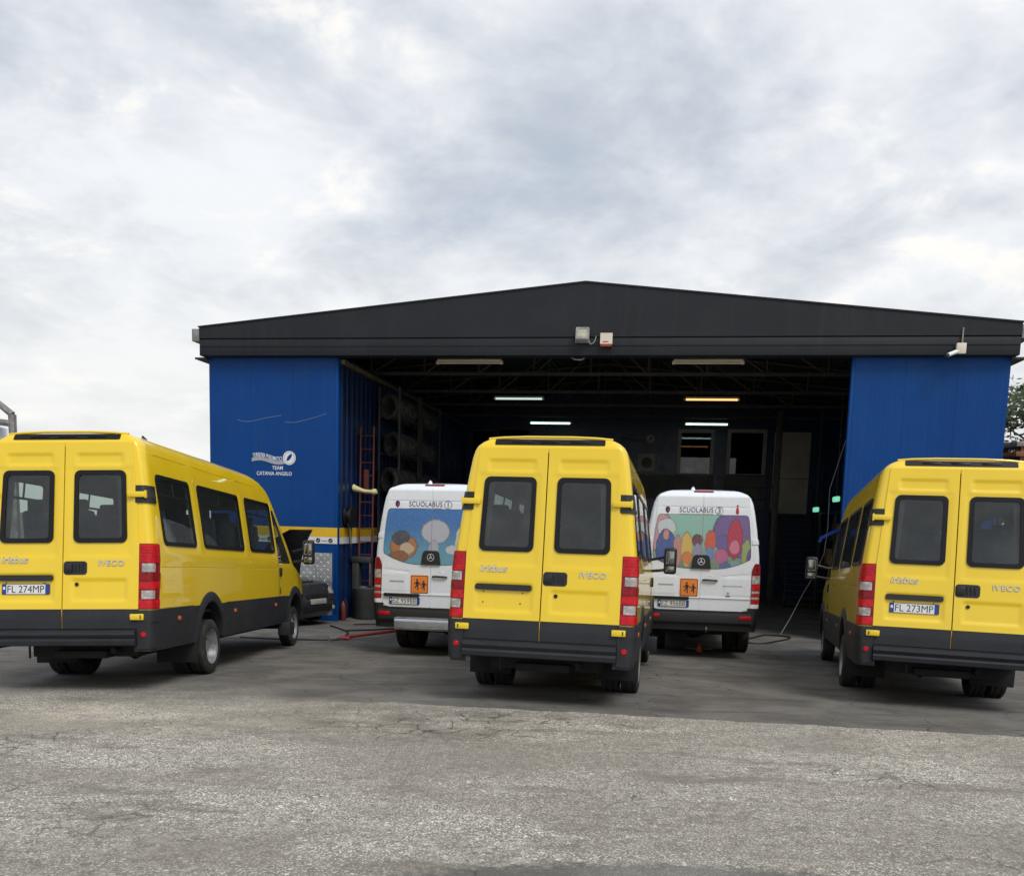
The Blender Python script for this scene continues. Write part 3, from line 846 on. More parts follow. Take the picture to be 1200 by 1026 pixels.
# tyre racks and tyres
TY = [(-.10, .205), (-.115, .24), (-.118, .28), (-.105, .318), (-.085, .328), (-.05, .330), (-.046, .322), (-.038, .322), (-.034, .331), (.034, .331), (.038, .322), (.046, .322), (.05, .330), (.085, .328), (.105, .318), (.118, .28), (.115, .24), (.10, .205), (-.10, .205)]
SH = [4.03, 3.10, 2.17, 1.15, .1]
SHN = ['top shelf', 'upper shelf', 'middle shelf', 'lower shelf', 'lowest shelf']
rk_ = None
for (va, vb, lab) in ((2.6, 4.5, 'grey steel tyre rack next to the red ladder'), (4.75, 6.9, 'grey steel tyre rack farther in along the blue partition')):
    rr_ = empty('tyre_rack', BMX(-5.4, va, 0)); tag(rr_, lab, 'rack', 'tyre racks along the partition')
    L = vb - va; zf = -.99
    for y in (0, L):
        for x in (.02, .55): obj('post', b6(x, x + .05, y - .025, y + .025, zf, 4.75), 'truss_steel', rr_, 0)
    for z in SH:
        for x in (.06, .50): obj('beam', b6(x, x + .04, .02, L - .02, z - .04, z), 'truss_steel', rr_, 0)
        n = int((L - .1) / .275)
        for k in range(n):
            if random.random() < .06: continue
            mtx = BMX(-5.4 + .30 + random.uniform(-.02, .02), va + .20 + k * .275, z + .331 - .085) @ Matrix.Rotation(R(62 + random.uniform(-6, 6)), 4, 'Z') @ Matrix.Rotation(random.uniform(0, 6), 4, 'X')
            if rk_ is None:
                rk_ = obj('tyre', lathe(TY, 28, 'X'), 'lit_rubber', None, 40, mtx); t_ = rk_
            else: t_ = inst(rk_, 'tyre', None, mtx)
            tag(t_, 'black tyre on the %s of the rack %s' % (SHN[SH.index(z)], 'by the red ladder' if va < 4 else 'deeper in the hall'), 'tyre', 'tyres on one shelf of a rack')

# grey machine and red extinguisher by the partition
mc = empty('tyre_machine', BMX(-5.12, .85, gz(*B(-5.12, .85, 0).xy)))
tag(mc, 'grey workshop machine with a bucket shaped drum by the ladder foot', 'machine')
obj('drum', lathe([(0, .001), (0, .24), (.1, .27), (.75, .30), (.78, .27), (.74, .24), (.72, .001)], 24, 'Z'), 'machine_grey', mc, 40)
obj('column', b6(-.38, -.20, .10, .35, 0, 1.35, .02), 'machine_grey', mc, 30)
obj('head', b6(-.40, .10, .08, .34, 1.35, 1.5, .03), 'machine_grey', mc, 30)
obj('tool_arm', tube([(.05, .2, 1.36), (.05, .2, .80)], .03, 10), 'chrome', mc, 40)
ex = empty('fire_extinguisher', BMX(-5.47, -.02 + .3, gz(*B(-5.44, .28, 0).xy)))
tag(ex, 'red fire extinguisher at the foot of the blue wall edge', 'extinguisher')
obj('cylinder', lathe([(0, .001), (0, .055), (.02, .065), (.34, .065), (.40, .045), (.47, .02), (.47, .001)], 20, 'Z'), 'ladder_red', ex, 40)
obj('valve', b6(-.02, .06, -.02, .02, .47, .53, .008), 'black_plastic', ex, 30)
obj('hose', tube([(.05, 0, .5), (.10, 0, .42), (.10, 0, .2)], .012, 6), 'cable_black', ex, 40)
# dark wall hung reel and coats on the partition
re_ = empty('hose_reel', BMX(-5.5, .55, 1.45))
tag(re_, 'black hose reel on the partition above the yellow band', 'hose reel')
obj('drum', lathe([(0, .001), (0, .23), (.04, .23), (.04, .14), (.13, .14), (.13, .23), (.17, .23), (.17, .001)], 24, 'X'), 'black_plastic', re_, 40)
obj('hose', tube([(.09, -.14, 0), (.12, -.2, -.3), (.14, -.1, -.75), (.1, .05, -.6), (.1, .12, -.15)], .014, 6), 'cable_black', re_, 40)

# staircase up to the cream door
stc = empty('staircase', BMX(6.45, 8.6, 0)); tag(stc, 'dark steel staircase climbing to the cream door', 'staircase')
for k in range(16): obj('tread', b6(-.62, .62, .30 * k, .30 * k + .28, -.83 + .177 * k - .03, -.83 + .177 * k), 'truss_steel', stc, 0)
for s in (-1, 1): obj('stringer', prism([(0, -.99), (.3, -.99), (4.9, 1.90), (4.9, 2.1), (4.7, 2.1)], s * .65, s * .69, lambda x, y, z: (y, x, z)), 'roof_dark', stc, 0)
for s in (-1, 1):
    obj('handrail', tube([(s * .67, .1, .1), (s * .67, 4.8, 2.95)], .025, 8), 'truss_steel', stc, 40)
    for k in range(5): obj('baluster', tube([(s * .67, .2 + 1.1 * k, -.75 + .65 * k), (s * .67, .2 + 1.1 * k, .16 + .667 * k)], .018, 6), 'truss_steel', stc, 40)
obj('landing', b6(-.7, 1.1, 4.9, 5.35, 1.92, 2.0), 'truss_steel', stc, 0)
obj('landing_leg', b6(-.68, -.60, 4.92, 5.0, -.99, 1.92), 'truss_steel', stc, 0); obj('landing_leg', b6(1.0, 1.08, 4.92, 5.0, -.99, 1.92), 'truss_steel', stc, 0)
pl_ = obj('steel_column', b6(-.09, .09, -.09, .09, -.99, HB + .02, .01), 'truss_steel', None, 30, BMX(5.36, 9.0, 0))
tag(pl_, 'dark steel column standing beside the staircase', 'column')

# storage shelf, made-up glowing boxes for green reflections, and lift arm at the right partition
sh = empty('storage_shelf', BMX(6.9, 3.2, 0)); tag(sh, 'dark storage shelf along the partition under the green glints', 'shelf')
for y in (0, 2.4, 4.8):
    for x in (-.35, .35): obj('post', b6(x - .03, x + .03, y - .03, y + .03, -.99, 1.95), 'roof_dark', sh, 0)
for z in (-.3, .45, 1.2, 1.93): obj('board', b6(-.38, .38, -.04, 4.84, z - .03, z + .02), 'roof_dark', sh, 0)
for (y, w, h, z) in ((.5, .5, .35, 1.22), (1.4, .6, .3, .47), (2.9, .55, .4, 1.22), (3.8, .5, .45, .47)):
    bxo = obj('cardboard_box', b6(-.28, .25, y - w / 2, y + w / 2, z, z + h, .01), 'box_brown', None, 30, BMX(6.9, 3.2, 0))
    tag(bxo, 'brown cardboard box on the %s storage shelf board, %s' % ('upper' if z > 1 else 'lower', 'toward the yard' if y < 2 else 'toward the staircase'), 'box', 'boxes on the storage shelf')
for (v, z) in ((8.0, 2.04), (5.0, 2.26)):
    lp = empty('green_glint', BMX(6.42, v, z)); tag(lp, 'small green glowing box added for a reflection above the shelf, %s' % ('nearer the staircase' if v > 6 else 'nearer the blue lift arm'), 'lamp', 'green glints above the shelf')
    obj('lens', b6(-.05, .05, -.28, .28, -.07, .07, .03), 'glint_green', lp, 40)  # added glowing box, the green reflection given as emission
    obj('stem', tube([(0, 0, .06), (0, 0, HB - z)], .012, 6), 'truss_steel', lp, 40)
la = empty('lift_arm', BMX(6.1, 3.0, 0)); tag(la, 'bright blue lift arm on a post behind the minibus with plate FL 273MP', 'lift')
obj('post', b6(.28, .46, -.1, .12, -.99, 2.2, .015), 'roof_dark', la, 30)
obj('arm', tube([(.30, 0, 1.52), (.0, -.02, 1.42), (-.34, -.04, 1.24), (-.37, -.04, 1.14)], .055, 10), 'lift_blue', la, 40)


# ------------------------------------------------------------------ generic van shell (rings in z, half then mirrored)
class Shell:
    def __init__(s, hw, rk, yf, levels, ycols, frac, yfix, zfix, yref, rxc=.06, ryc=.14, front=.55, groove=None):
        s.hw, s.rk, s.yf, s.levels, s.ycols, s.frac, s.yfix, s.zfix, s.yref = hw, rk, yf, levels, ycols, frac, yfix, zfix, yref
        s.rxc, s.ryc, s.front, s.groove = rxc, ryc, front, groove
        s.nr = len(frac); s.nc = 5; s.ns = len(ycols); s.nm = 22; s.nf = 9

    def row(s, z, off=0.):
        h = max(s.hw(z), 1e-4); k = min(1., h / .6); rx = s.rxc * k; h2 = h + off * (1 if h > .2 else 0); y0 = s.rk(z) - off * .6
        fr = s.front * k; ye = s.yf(z) - fr
        P = []
        for f in s.frac: P.append(((h2 - rx) * f, y0, z))
        for i in range(1, s.nc + 1):
            a = i / s.nc * math.pi / 2; P.append((h2 - rx + rx * math.sin(a), y0 + s.ryc * (1 - math.cos(a)), z))
        ys0 = y0 + s.ryc
        sc = 1. if z <= s.zfix else min(1., max(.05, (ye - .02 - ys0) / (s.yref - ys0)))
        for y in s.ycols:
            yy = y if sc == 1. else ys0 + (y - s.ycols[0]) * sc + .01
            x = h2 + (s.groove(yy, z) if s.groove and h > .6 else 0)
            P.append((x, yy, z))
        yl = P[-1][1]
        for i in range(1, s.nm + 1): P.append((h2, yl + (ye - yl) * i / s.nm, z))
        for i in range(1, s.nf + 1):
            a = i / s.nf * math.pi / 2; P.append((h2 * max(0., math.cos(a)) ** .55, ye + (fr + off) * math.sin(a) ** .85, z))
        P[-1] = (0., P[-1][1], z)
        return P

    def build(s, z0, z1, off, keep):
        """keep(kind, index, cx, cy, cz) -> mesh key or None ; returns dict of (verts, faces)"""
        lv = [z for z in s.levels if z0 - 1e-6 <= z <= z1 + 1e-6]
        rows = [s.row(z, off) for z in lv]; n = len(rows[0]); out = {}
        for i in range(len(lv) - 1):
            for j in range(n - 1):
                q_ = [rows[i][j], rows[i][j + 1], rows[i + 1][j + 1], rows[i + 1][j]]
                cx = sum(p[0] for p in q_) / 4; cy = sum(p[1] for p in q_) / 4; cz = sum(p[2] for p in q_) / 4
                if j < s.nr - 1: kd = ('rear', j)
                elif j < s.nr - 1 + s.nc: kd = ('corner', j - s.nr + 1)
                elif j < s.nr + s.nc + s.ns - 1: kd = ('side', j - s.nr - s.nc + 1)
                elif j < s.nr + s.nc + s.ns - 1 + s.nm: kd = ('mid', j - (s.nr + s.nc + s.ns - 1))
                else: kd = ('front', j - (s.nr + s.nc + s.ns - 1 + s.nm))
                key = keep(kd[0], kd[1], cx, cy, cz)
                if key is None: continue
                for sg in (1, -1):
                    V, F_ = out.setdefault(key if key[-1] != '*' else key + ('r' if sg > 0 else 'l'), ([], []))
                    b0 = len(V); V.extend([(sg * p[0], p[1], p[2]) for p in q_]); F_.append((b0, b0 + 1, b0 + 2, b0 + 3) if sg > 0 else (b0 + 3, b0 + 2, b0 + 1, b0))
        return out

    def corner(s, t, z, off):
        """point on the rear corner: t in 0..1 from x inner to side end; used for lights and pockets"""
        h = s.hw(z) + off; y0 = s.rk(z) - off
        return h, y0

    def strip(s, xin, z0, z1, o0, o1, sg, n=7, m=6, tail=.0, cut=0):
        """slab that wraps the rear corner from x=xin round to the body side"""
        bm = bmesh.new()

        def path(z, off):
            h = s.hw(z) + off; rx = s.rxc + off; y0 = s.rk(z) - off; xr = h - rx; pts = []
            xi = xin(z) if callable(xin) else xin
            for i in range(3): pts.append((xi + (xr - xi) * i / 3, y0))
            for i in range(n + 1):
                a = i / n * math.pi / 2; pts.append((xr + rx * math.sin(a), y0 + (s.ryc + off) * (1 - math.cos(a))))
            if cut: pts = pts[:-cut]
            if tail: pts.append((h, y0 + s.ryc + off + tail))
            return pts
        A = []; Bq = []
        for i in range(m + 1):
            z = z0 + (z1 - z0) * i / m
            A.append([bm.verts.new((sg * x, y, z)) for x, y in path(z, o1)]); Bq.append([bm.verts.new((sg * x, y, z)) for x, y in path(z, o0)])
        k = len(A[0])
        for G in (A, Bq):
            for i in range(m):
                for j in range(k - 1): bm.faces.new((G[i][j], G[i][j + 1], G[i + 1][j + 1], G[i + 1][j]))
        for i in range(m):
            for j in (0, k - 1): bm.faces.new((A[i][j], A[i + 1][j], Bq[i + 1][j], Bq[i][j]))
        for i in (0, m):
            for j in range(k - 1): bm.faces.new((A[i][j], A[i][j + 1], Bq[i][j + 1], Bq[i][j]))
        return bm


def zlist(a, b, step, extra=()):
    n = max(1, int(round((b - a) / step))); L = [a + (b - a) * i / n for i in range(n + 1)] + list(extra)
    L = sorted(L); out = [L[0]]
    for z in L[1:]:
        if z - out[-1] > .003: out.append(z)
    return out


# ------------------------------------------------------------------ wheels
def tyre_prof(r, w, ri):
    h = w / 2
    return [(-h * .9, ri), (-h, ri + .03), (-h * 1.04, r - .06), (-h * .95, r - .02), (-h * .82, r), (-h * .42, r), (-h * .40, r - .012), (-h * .30, r - .012), (-h * .28, r),
            (h * .28, r), (h * .30, r - .012), (h * .40, r - .012), (h * .42, r), (h * .82, r), (h * .95, r - .02), (h * 1.04, r - .06), (h, ri + .03), (h * .9, ri), (-h * .9, ri)]


WR = .345
WM = {}


def wheel_meshes():
    t = obj('tyre', lathe(tyre_prof(WR, .20, .215), 48, 'X'), 'rubber', None, 40)
    ri = lathe([(.095, .217), (.10, .222), (.088, .205), (.02, .196), (-.02, .185), (-.035, .15), (-.035, .105), (-.01, .09), (.045, .075), (.05, .04), (.05, .001)], 40, 'X', lambda i, k: i == 4 and k % 5 in (0, 1))
    rim = obj('rim', ri, 'steel_rim', None, 35)
    bk = obj('brake_drum', lathe([(-.06, .001), (-.06, .19), (-.1, .19)], 32, 'X'), 'underbody', None, 35)
    rf_ = lathe([(.095, .217), (.10, .222), (.085, .205), (.06, .19), (.055, .15), (.07, .11), (.085, .09), (.10, .06), (.10, .001)], 40, 'X', lambda i, k: i == 3 and k % 5 in (0, 1))
    rimf = obj('rim', rf_, 'steel_rim', None, 35)
    for o in (t, rim, bk, rimf): COL.objects.unlink(o)
    WM.update(t=t, rim=rim, bk=bk, rimf=rimf)


wheel_meshes()


def wheel(parent, x, y, side, front=False, bare=False, scale=1.):
    w = empty('wheel'); w.parent = parent; w.location = (x, y, WR * scale); w.rotation_euler = (random.uniform(0, 6), 0, 0 if side > 0 else math.pi); w.scale = (scale,) * 3
    inst(WM['t'], 'tyre', w)
    if not bare: inst(WM['rimf' if front else 'rim'], 'rim', w)
    inst(WM['bk'], 'brake_drum', w)
    return w


# ------------------------------------------------------------------ yellow minibus
def build_minibus():
    root = empty('minibus')
    hw = lerp_table([(.44, .955), (.6, .972), (.88, .983), (1.35, .985), (1.6, .968), (2.0, .922), (2.39, .872), (2.6, .838), (2.68, .815), (2.73, .785), (2.77, .74), (2.80, .68), (2.825, .60), (2.845, .47), (2.857, .30), (2.862, .0)])
    rk = lambda z: .111 * max(0, z - .8) + (0 if z < 2.72 else .55 * (z - 2.72) + (0 if z < 2.81 else 6 * (z - 2.81)))
    yf = lerp_table([(.44, 6.93), (.7, 7.05), (1.0, 7.05), (1.15, 7.0), (1.25, 6.87), (1.33, 6.65), (1.40, 6.45), (2.35, 5.58), (2.5, 5.45), (2.62, 5.25), (2.70, 5.0), (2.76, 4.75), (2.80, 4.45), (2.825, 4.1), (2.845, 3.5), (2.857, 2.8), (2.862, 2.4)])
    WZ0, WZ1 = 1.591, 2.386
    WIN = [(.414, 1.42), (1.687, 3.311), (3.607, 4.911)]

    def groove(y, z):
        d = -.007 * max(0, 1 - abs(z - 1.347) / .008) * (1 if .2 < y < 6.2 else 0)
        if any(a < y < b for a, b in ((.50, 1.45), (1.68, 3.12), (3.36, 4.3))): d -= .014 * max(0, 1 - abs(z - 2.595) / .010)
        d += .006 * sstep(1.36, 1.40, z) * (1 - sstep(1.50, 1.57, z))
        for a, b in WIN:
            d -= .006 * boxmask(y, z, a - .05, b + .05, WZ0 - .05, WZ1 + .04, .02)
        return d
    lv = zlist(.44, 2.60, .045, [.885, 1.335, 1.339, 1.347, 1.355, 1.359, 1.621, 2.356, 2.42, 2.58, 2.585, 2.595, 2.605, 2.61]) + [2.64, 2.66, 2.68, 2.71, 2.73, 2.75, 2.77, 2.785, 2.80, 2.8125, 2.825, 2.835, 2.845, 2.851, 2.857, 2.862]
    lv = sorted(z for z in lv if not (abs(z - 1.621) > 1e-6 and abs(z - 1.621) < .012) and not (1e-6 < abs(z - 2.356) < .012) and not (1e-6 < abs(z - .885) < .012))
    yc = sorted(set([.40, 4.95] + [round(.40 + .0625 * i, 4) for i in range(73)]))
    edges = [e for a, b in WIN for e in (a + .03, b - .03)]
    yc = sorted([y for y in yc if all(abs(y - e) > .02 for e in edges)] + edges)
    S = Shell(hw, rk, yf, lv, yc, [0, .2, .4, .6, .75, .85, .93, 1.], 4.95, 2.42, 4.95, groove=groove)

    def arch(y, z, k=1.):
        return any(((y - c) / (.50 * k)) ** 2 + ((z - WR) / (.60 * k)) ** 2 < 1 for c in (YA, YA + WB))

    def hole(kd, j, x, y, z):
        if kd == 'rear' and .72 < z < 2.66 and x < .70: return 'no'
        if kd == 'side' and 1.621 < z < 2.356 and any(a + .03 < y < b - .03 for a, b in WIN): return 'no'
        if kd in ('side', 'mid') and arch(y, z): return 'no'
        if kd == 'front' and j >= 2 and 1.46 < z < 2.32: return 'windshield'
        if kd == 'mid' and 3 <= j < 20 and 1.44 < z < 2.30: return 'door_glass*'
        return None
    upper = S.build(.885, 2.862, 0, lambda *a: {None: 'body', 'no': None}.get(hole(*a), hole(*a)))
    obj('body_shell', upper['body'], 'yellow_paint', root, 40)
    obj('windshield', upper['windshield'], 'van_glass', root, 60)
    for k_ in 'rl': obj('front_door_window', upper['door_glass*' + k_], 'van_glass', root, 60)
    low = S.build(.44, .885, .014, lambda kd, j, x, y, z: None if (kd == 'rear' and x < .81) or (kd in ('side', 'mid') and arch(y, z)) else 'c')
    obj('lower_cladding', low['c'], 'grey_plastic', root, 40)
    ci = S.build(.885, 2.80, -.035, lambda *a: 'l' if hole(*a) is None else None)
    obj('interior_lining', ci['l'], 'lining', root, 40)
    # top edge of the cladding closes the step
    for sg in (1, -1):
        obj('cladding_lip', tube([(sg * (hw(.885) + .006), y, .884) for y in (.16, .6, 1.18)], .011, 6), 'grey_plastic', root, 40)
        obj('cladding_lip', tube([(sg * (hw(.885) + .006), y, .884) for y in (2.42, 3.6, 4.8, 5.44)], .011, 6), 'grey_plastic', root, 40)
        for c in (YA, YA + WB):
            bm = bmesh.new(); A = []; n = 26
            for k in range(n + 1):
                a = R(-4 + 188 * k / n); cs, sn = math.cos(a), math.sin(a)
                ring = []
                for (ry, rz, o_) in ((.60, .70, -.02), (.60, .70, .012), (.585, .685, .024), (.49, .585, .026), (.475, .57, .012), (.47, .565, -.12)):
                    y = c + ry * cs; z = max(.44, WR + rz * sn); ring.append(bm.verts.new((sg * (hw(z) + o_), y, z)))
                A.append(ring)
            for p, q_ in zip(A, A[1:]):
                for k in range(5): bm.faces.new((p[k], p[k + 1], q_[k + 1], q_[k]))
            obj('wheel_arch', bm, 'grey_plastic', root, 40)
            bm = bmesh.new(); n = 16; rg = []
            for k in range(n + 1):
                a = R(180 * k / n); y, z = c + .50 * math.cos(a), WR + .58 * math.sin(a)
                rg.append((bm.verts.new((sg * .92, y, z)), bm.verts.new((sg * .45, y, z))))
            for p, q_ in zip(rg, rg[1:]): bm.faces.new((p[0], p[1], q_[1], q_[0]))
            obj('wheel_well', bm, 'underbody', root, 40)
    # side windows: black band, pane, and the slider bar inside
    for sg in (1, -1):
        for (a, b) in WIN:
            P = lambda s_, t_, o_: (sg * (hw(t_) - .006 + o_), s_, t_)
            fr = obj('side_window', ring_mesh(rrect(a, b, WZ0, WZ1, .07), rrect(a + .045, b - .045, WZ0 + .045, WZ1 - .045, .05), P, .012), 'black_trim', root, 30)
            obj('pane', sheet(rrect(a + .04, b - .04, WZ0 + .04, WZ1 - .04, .05), lambda s_, t_, o_: P(s_, t_, .004)), 'van_glass', fr, 60)
            obj('slider_bar', tube([P(a + .04, 2.16, -.012), P((a + b) / 2, 2.16, -.012), P(b - .04, 2.16, -.012)], .016, 6), 'black_plastic', fr, 40)
            obj('slider_post', tube([P((a + b) / 2, 2.16, -.012), P((a + b) / 2, 2.34, -.012)], .012, 6), 'black_plastic', fr, 40)
    # rear doors
    ZD0, ZD1, ZS = .69, 2.705, .898
    xd = lambda z: .826 if z < 1.6 else .826 + (.736 - .826) * (z - 1.6) / 1.105
    wo_ = lambda z: .695 + (.667 - .695) * (z - 1.614) / .787
    WT, WBt = 2.401, 1.614

    def relief(x, z, right):
        d = .014 * boxmask(x, z, .13, .63, 2.46, 2.575, .016)
        d += .008 * boxmask(x, z, .075, .735, 1.47, 2.43, .022)
        if right: d += .014 * boxmask(x, z, .10, .69, .99, 1.215, .018)
        else: d += .016 * boxmask(x, z, .10, .70, .985, 1.27, .016)
        return d

    def door_grid(z0, z1, right, off, relf=True):
        zs = zlist(z0, z1, .02, [z for z in (WBt + .035, WT - .035) if z0 < z < z1])
        zs = [z for z in zs if not any(1e-6 < abs(z - e) < .009 for e in (WBt + .035, WT - .035))]
        sg = 1 if right else -1; bm = bmesh.new(); G = []
        for z in zs:
            hi, ho = .145, wo_(z) - .035
            row = [.006 + (hi - .006) * i / 7 for i in range(7)] + [hi + (ho - hi) * i / 22 for i in range(22)] + [ho + (xd(z) - ho) * i / 7 for i in range(8)]
            G.append([bm.verts.new((sg * x, rk(z) - off + (relief(x, z, right) if relf else 0), z)) for x in row])
        for i in range(len(zs) - 1):
            for j in range(len(G[0]) - 1):
                zc = (zs[i] + zs[i + 1]) / 2
                if WBt + .035 < zc < WT - .035 and 7 <= j < 29: continue
                bm.faces.new((G[i][j], G[i][j + 1], G[i + 1][j + 1], G[i + 1][j]))
        be = [e for e in bm.edges if e.is_boundary]
        ex_ = bmesh.ops.extrude_edge_only(bm, edges=be)
        bmesh.ops.translate(bm, verts=[v for v in ex_['geom'] if isinstance(v, bmesh.types.BMVert)], vec=(0, .035, 0))
        return bm
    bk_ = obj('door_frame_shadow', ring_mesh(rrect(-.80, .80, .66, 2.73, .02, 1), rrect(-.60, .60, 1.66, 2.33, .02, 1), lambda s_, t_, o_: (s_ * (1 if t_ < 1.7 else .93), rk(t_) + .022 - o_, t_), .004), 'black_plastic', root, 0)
    for right in (True, False):
        sg = 1 if right else -1
        d = obj('rear_door', door_grid(ZS, ZD1, right, .013), 'yellow_paint', root, 40)
        obj('lower_trim', door_grid(ZD0, ZS - .004, right, .018, False), 'grey_plastic', d, 40)
        # window with broad black band
        def P(s_, t_, o_, sg=sg):
            x = .11 + (wo_(t_) - .11) * s_
            return (sg * x, rk(t_) - .006 - o_, t_)
        outer = [((x - .11) / .57, z) for x, z in rrect(.11, .68, WBt, WT, .065)]; inner = [((x - .11) / .57, z) for x, z in rrect(.160, .630, WBt + .05, WT - .05, .04)]
        obj('window_frame', ring_mesh(outer, inner, P, .014), 'black_trim', d, 30)
        obj('window_pane', sheet(inner, lambda s_, t_, o_: P(s_, t_, .004)), 'van_glass', d, 60)
        obj('hinge_strap', bx((sg * .80, rk(2.13) - .035, 2.135), (.20, .03, .062), .008), 'yellow_paint', d, 30)
        obj('hinge_pin', bx((sg * .895, rk(2.13) - .03, 2.135), (.02, .042, .085), .006), 'yellow_paint', d, 30)
        obj('lower_hinge', bx((sg * .825, rk(.8) - .035, .815), (.145, .035, .066), .008), 'yellow_paint', d, 30)
        obj('hinge_slot', bx((sg * .868, rk(.8) - .054, .815), (.012, .004, .04), 0), 'ink', d, 0)
        if right:
            obj('handle_recess', slab(rrect(.012, .265, 1.27, 1.415, .035), lambda s_, t_, o_: (s_, rk(t_) - .012 - o_, t_), 0, .006), 'black_plastic', d, 30)
            obj('handle_grip', b6(.02, .11, rk(1.34) - .035, rk(1.34) - .012, 1.29, 1.395, .012), 'black_plastic', d, 30)
            for k in range(3): obj('handle_rib', b6(.125 + .04 * k, .145 + .04 * k, rk(1.34) - .028, rk(1.34) - .014, 1.295, 1.39, .006), 'grey_plastic', d, 30)
            obj('keyhole', lathe([(0, .001), (0, .008), (-.003, .009), (-.006, .018), (0, .022)], 16, 'Y', None, (.152, rk(1.16) - .006, 1.165)), 'black_plastic', d, 40)
    obj('door_seal', b6(-.0035, .0035, -.008, .02, .69, .896), 'band_yellow', root, 0)
    # rear bumper
    obj('bumper', prism([(-.005, .50), (-.075, .515), (-.085, .56), (-.06, .585), (-.07, .60), (-.085, .625), (-.08, .655), (-.04, .675), (.06, .675), (.06, .50)], -.808, .808, lambda x, y, z: (y, x, z)), 'grey_plastic', root, 30)
    for sg in (1, -1):
        obj('bumper_corner', S.strip(.815, .47, .885, .0, .03, sg, tail=.02), 'grey_plastic', root, 40)
        obj('corner_groove', S.strip(.83, .745, .757, .028, .032, sg, m=1, tail=.05), 'black_plastic', root, 40)
        obj('reflector', lathe([(0, .0001), (-.014, .0001), (-.014, .024), (-.008, .03), (0, .032)], 16, 'Y', None, (sg * .885, rk(.6) - .027, .625)), 'red_lens', root, 40)
        # tail light cluster
        tl_ = obj('tail_light', S.strip(.829, .897, 1.603, .0, .012, sg), 'deep_red', root, 40)
        for (za, zb, mm, nm_) in ((1.400, 1.595, 'red_lens', 'red_lens'), (1.296, 1.390, 'clear_lens', 'clear_lens'), (1.200, 1.286, 'deep_red', 'red_lens'), (1.110, 1.194, 'red_lens', 'red_lens'), (1.006, 1.098, 'clear_lens', 'clear_lens'), (.905, .996, 'red_lens', 'red_lens')):
            inn = .862 if nm_ == 'clear_lens' else .835
            obj(nm_, S.strip(inn, za, zb, .01, .019, sg, m=2, cut=3 if nm_ == 'clear_lens' else 0), mm, tl_, 40)
            if nm_ == 'clear_lens': obj('lens_cell', S.strip(.885, za + .03, zb - .025, .017, .022, sg, m=1, cut=5), 'frame_grey', tl_, 40)
        for k in range(5): obj('lens_rib', S.strip(.835, 1.43 + .033 * k, 1.434 + .033 * k, .017, .021, sg, m=1), 'deep_red', tl_, 40)
        hp = obj('hinge_pocket', S.strip(lambda z: .775, 2.045, 2.235, .0, .016, sg, m=4, tail=.035), 'black_plastic', root, 40)
        obj('pocket_pin', S.strip(lambda z: .86, 2.10, 2.17, .014, .02, sg, m=2), 'grey_plastic', hp, 40)
        # side markers, front door seam, handle
        for y in (.72, 2.75, 4.80): obj('side_marker', bx((sg * (hw(.74) + .02), y, .765), (.02, .085, .05), .01), 'amber_lens', root, 30)
        obj('door_handle', bx((sg * (hw(1.3) + .012), 5.13, 1.29), (.03, .09, .14), .014), 'black_plastic', root, 30)
        obj('door_seam', tube([(sg * (hw(z) + .0015), 5.045, z) for z in (.9, 1.2, 1.34)] + [(sg * (hw(z) + .0005), 5.045, z) for z in (1.36, 1.7, 2.0)], .0045, 4), 'black_plastic', root, 0)
        obj('lock_slot', bx((sg * (hw(.97) + .002), 5.12, .98), (.012, .03, .10), .004), 'black_plastic', root, 30)
        for (za, h_) in ((1.62, .30), (1.42, .13)): pass
        mr = empty('wing_mirror'); mr.parent = root; mr.location = (sg * 1.235, 6.05, 1.56)
        obj('housing', bx((0, .04, .07), (.20, .12, .42), .045, None, 4), 'black_plastic', mr, 40)
        obj('mirror_glass', b6(-.07, .07, -.026, -.018, .02, .235, .02), 'mirror', mr, 30)
        obj('wide_mirror', b6(-.07, .07, -.028, -.018, -.105, -.005, .02), 'mirror', mr, 30)
        obj('arm', tube([(0, .04, .14), (-sg * .12, .05, .12), (-sg * .30, .12, .08)], .022, 8), 'black_plastic', mr, 40)
        obj('arm', tube([(0, .04, -.06), (-sg * .12, .05, -.08), (-sg * .29, .12, -.10)], .022, 8), 'black_plastic', mr, 40)
        # wheels
        wheel(root, sg * .885, YA, sg); wheel(root, sg * .655, YA, sg, bare=True); wheel(root, sg * .86, YA + WB, sg, front=True)
        obj('mudflap', bx((sg * .74, 1.27, .37), (.50, .02, .36), .005, Matrix.Rotation(R(5), 3, 'X')), 'underbody', root, 30)
    # roof slit with lamps
    zs_ = 2.775
    obj('roof_slit', slab(rrect(-.585, .585, 2.738, 2.802, .012, 3), lambda s_, t_, o_: (s_, rk(t_) - o_ + .004, t_), 0, .008), 'black_trim', root, 30)
    for x in (-.30, .0, .32): obj('slit_lamp', bx((x, rk(2.776) - .008, 2.776), (.20, .012, .022), .003, Matrix.Rotation(R(-30), 3, 'X')), 'black_trim', root, 30)
    obj('roof_lip', tube([(-.66, rk(2.80) + .02, 2.805), (-.5, rk(2.81), 2.818), (-.25, rk(2.81) - .01, 2.826), (.25, rk(2.81) - .01, 2.826), (.5, rk(2.81), 2.818), (.66, rk(2.80) + .02, 2.805)], .014, 8), 'yellow_paint', root, 40)
    obj('roof_aerial', tube([(.66, .75, 2.80), (.62, .72, 2.845)], .014, 6), 'black_plastic', root, 40)
    # light bar over the number plate
    obj('plate_light_bar', slab(rrect(-.71, -.105, 1.205, 1.268, .025), lambda s_, t_, o_: (s_, rk(t_) + .002 - o_, t_), 0, .03 - .0), 'black_plastic', root, 30)
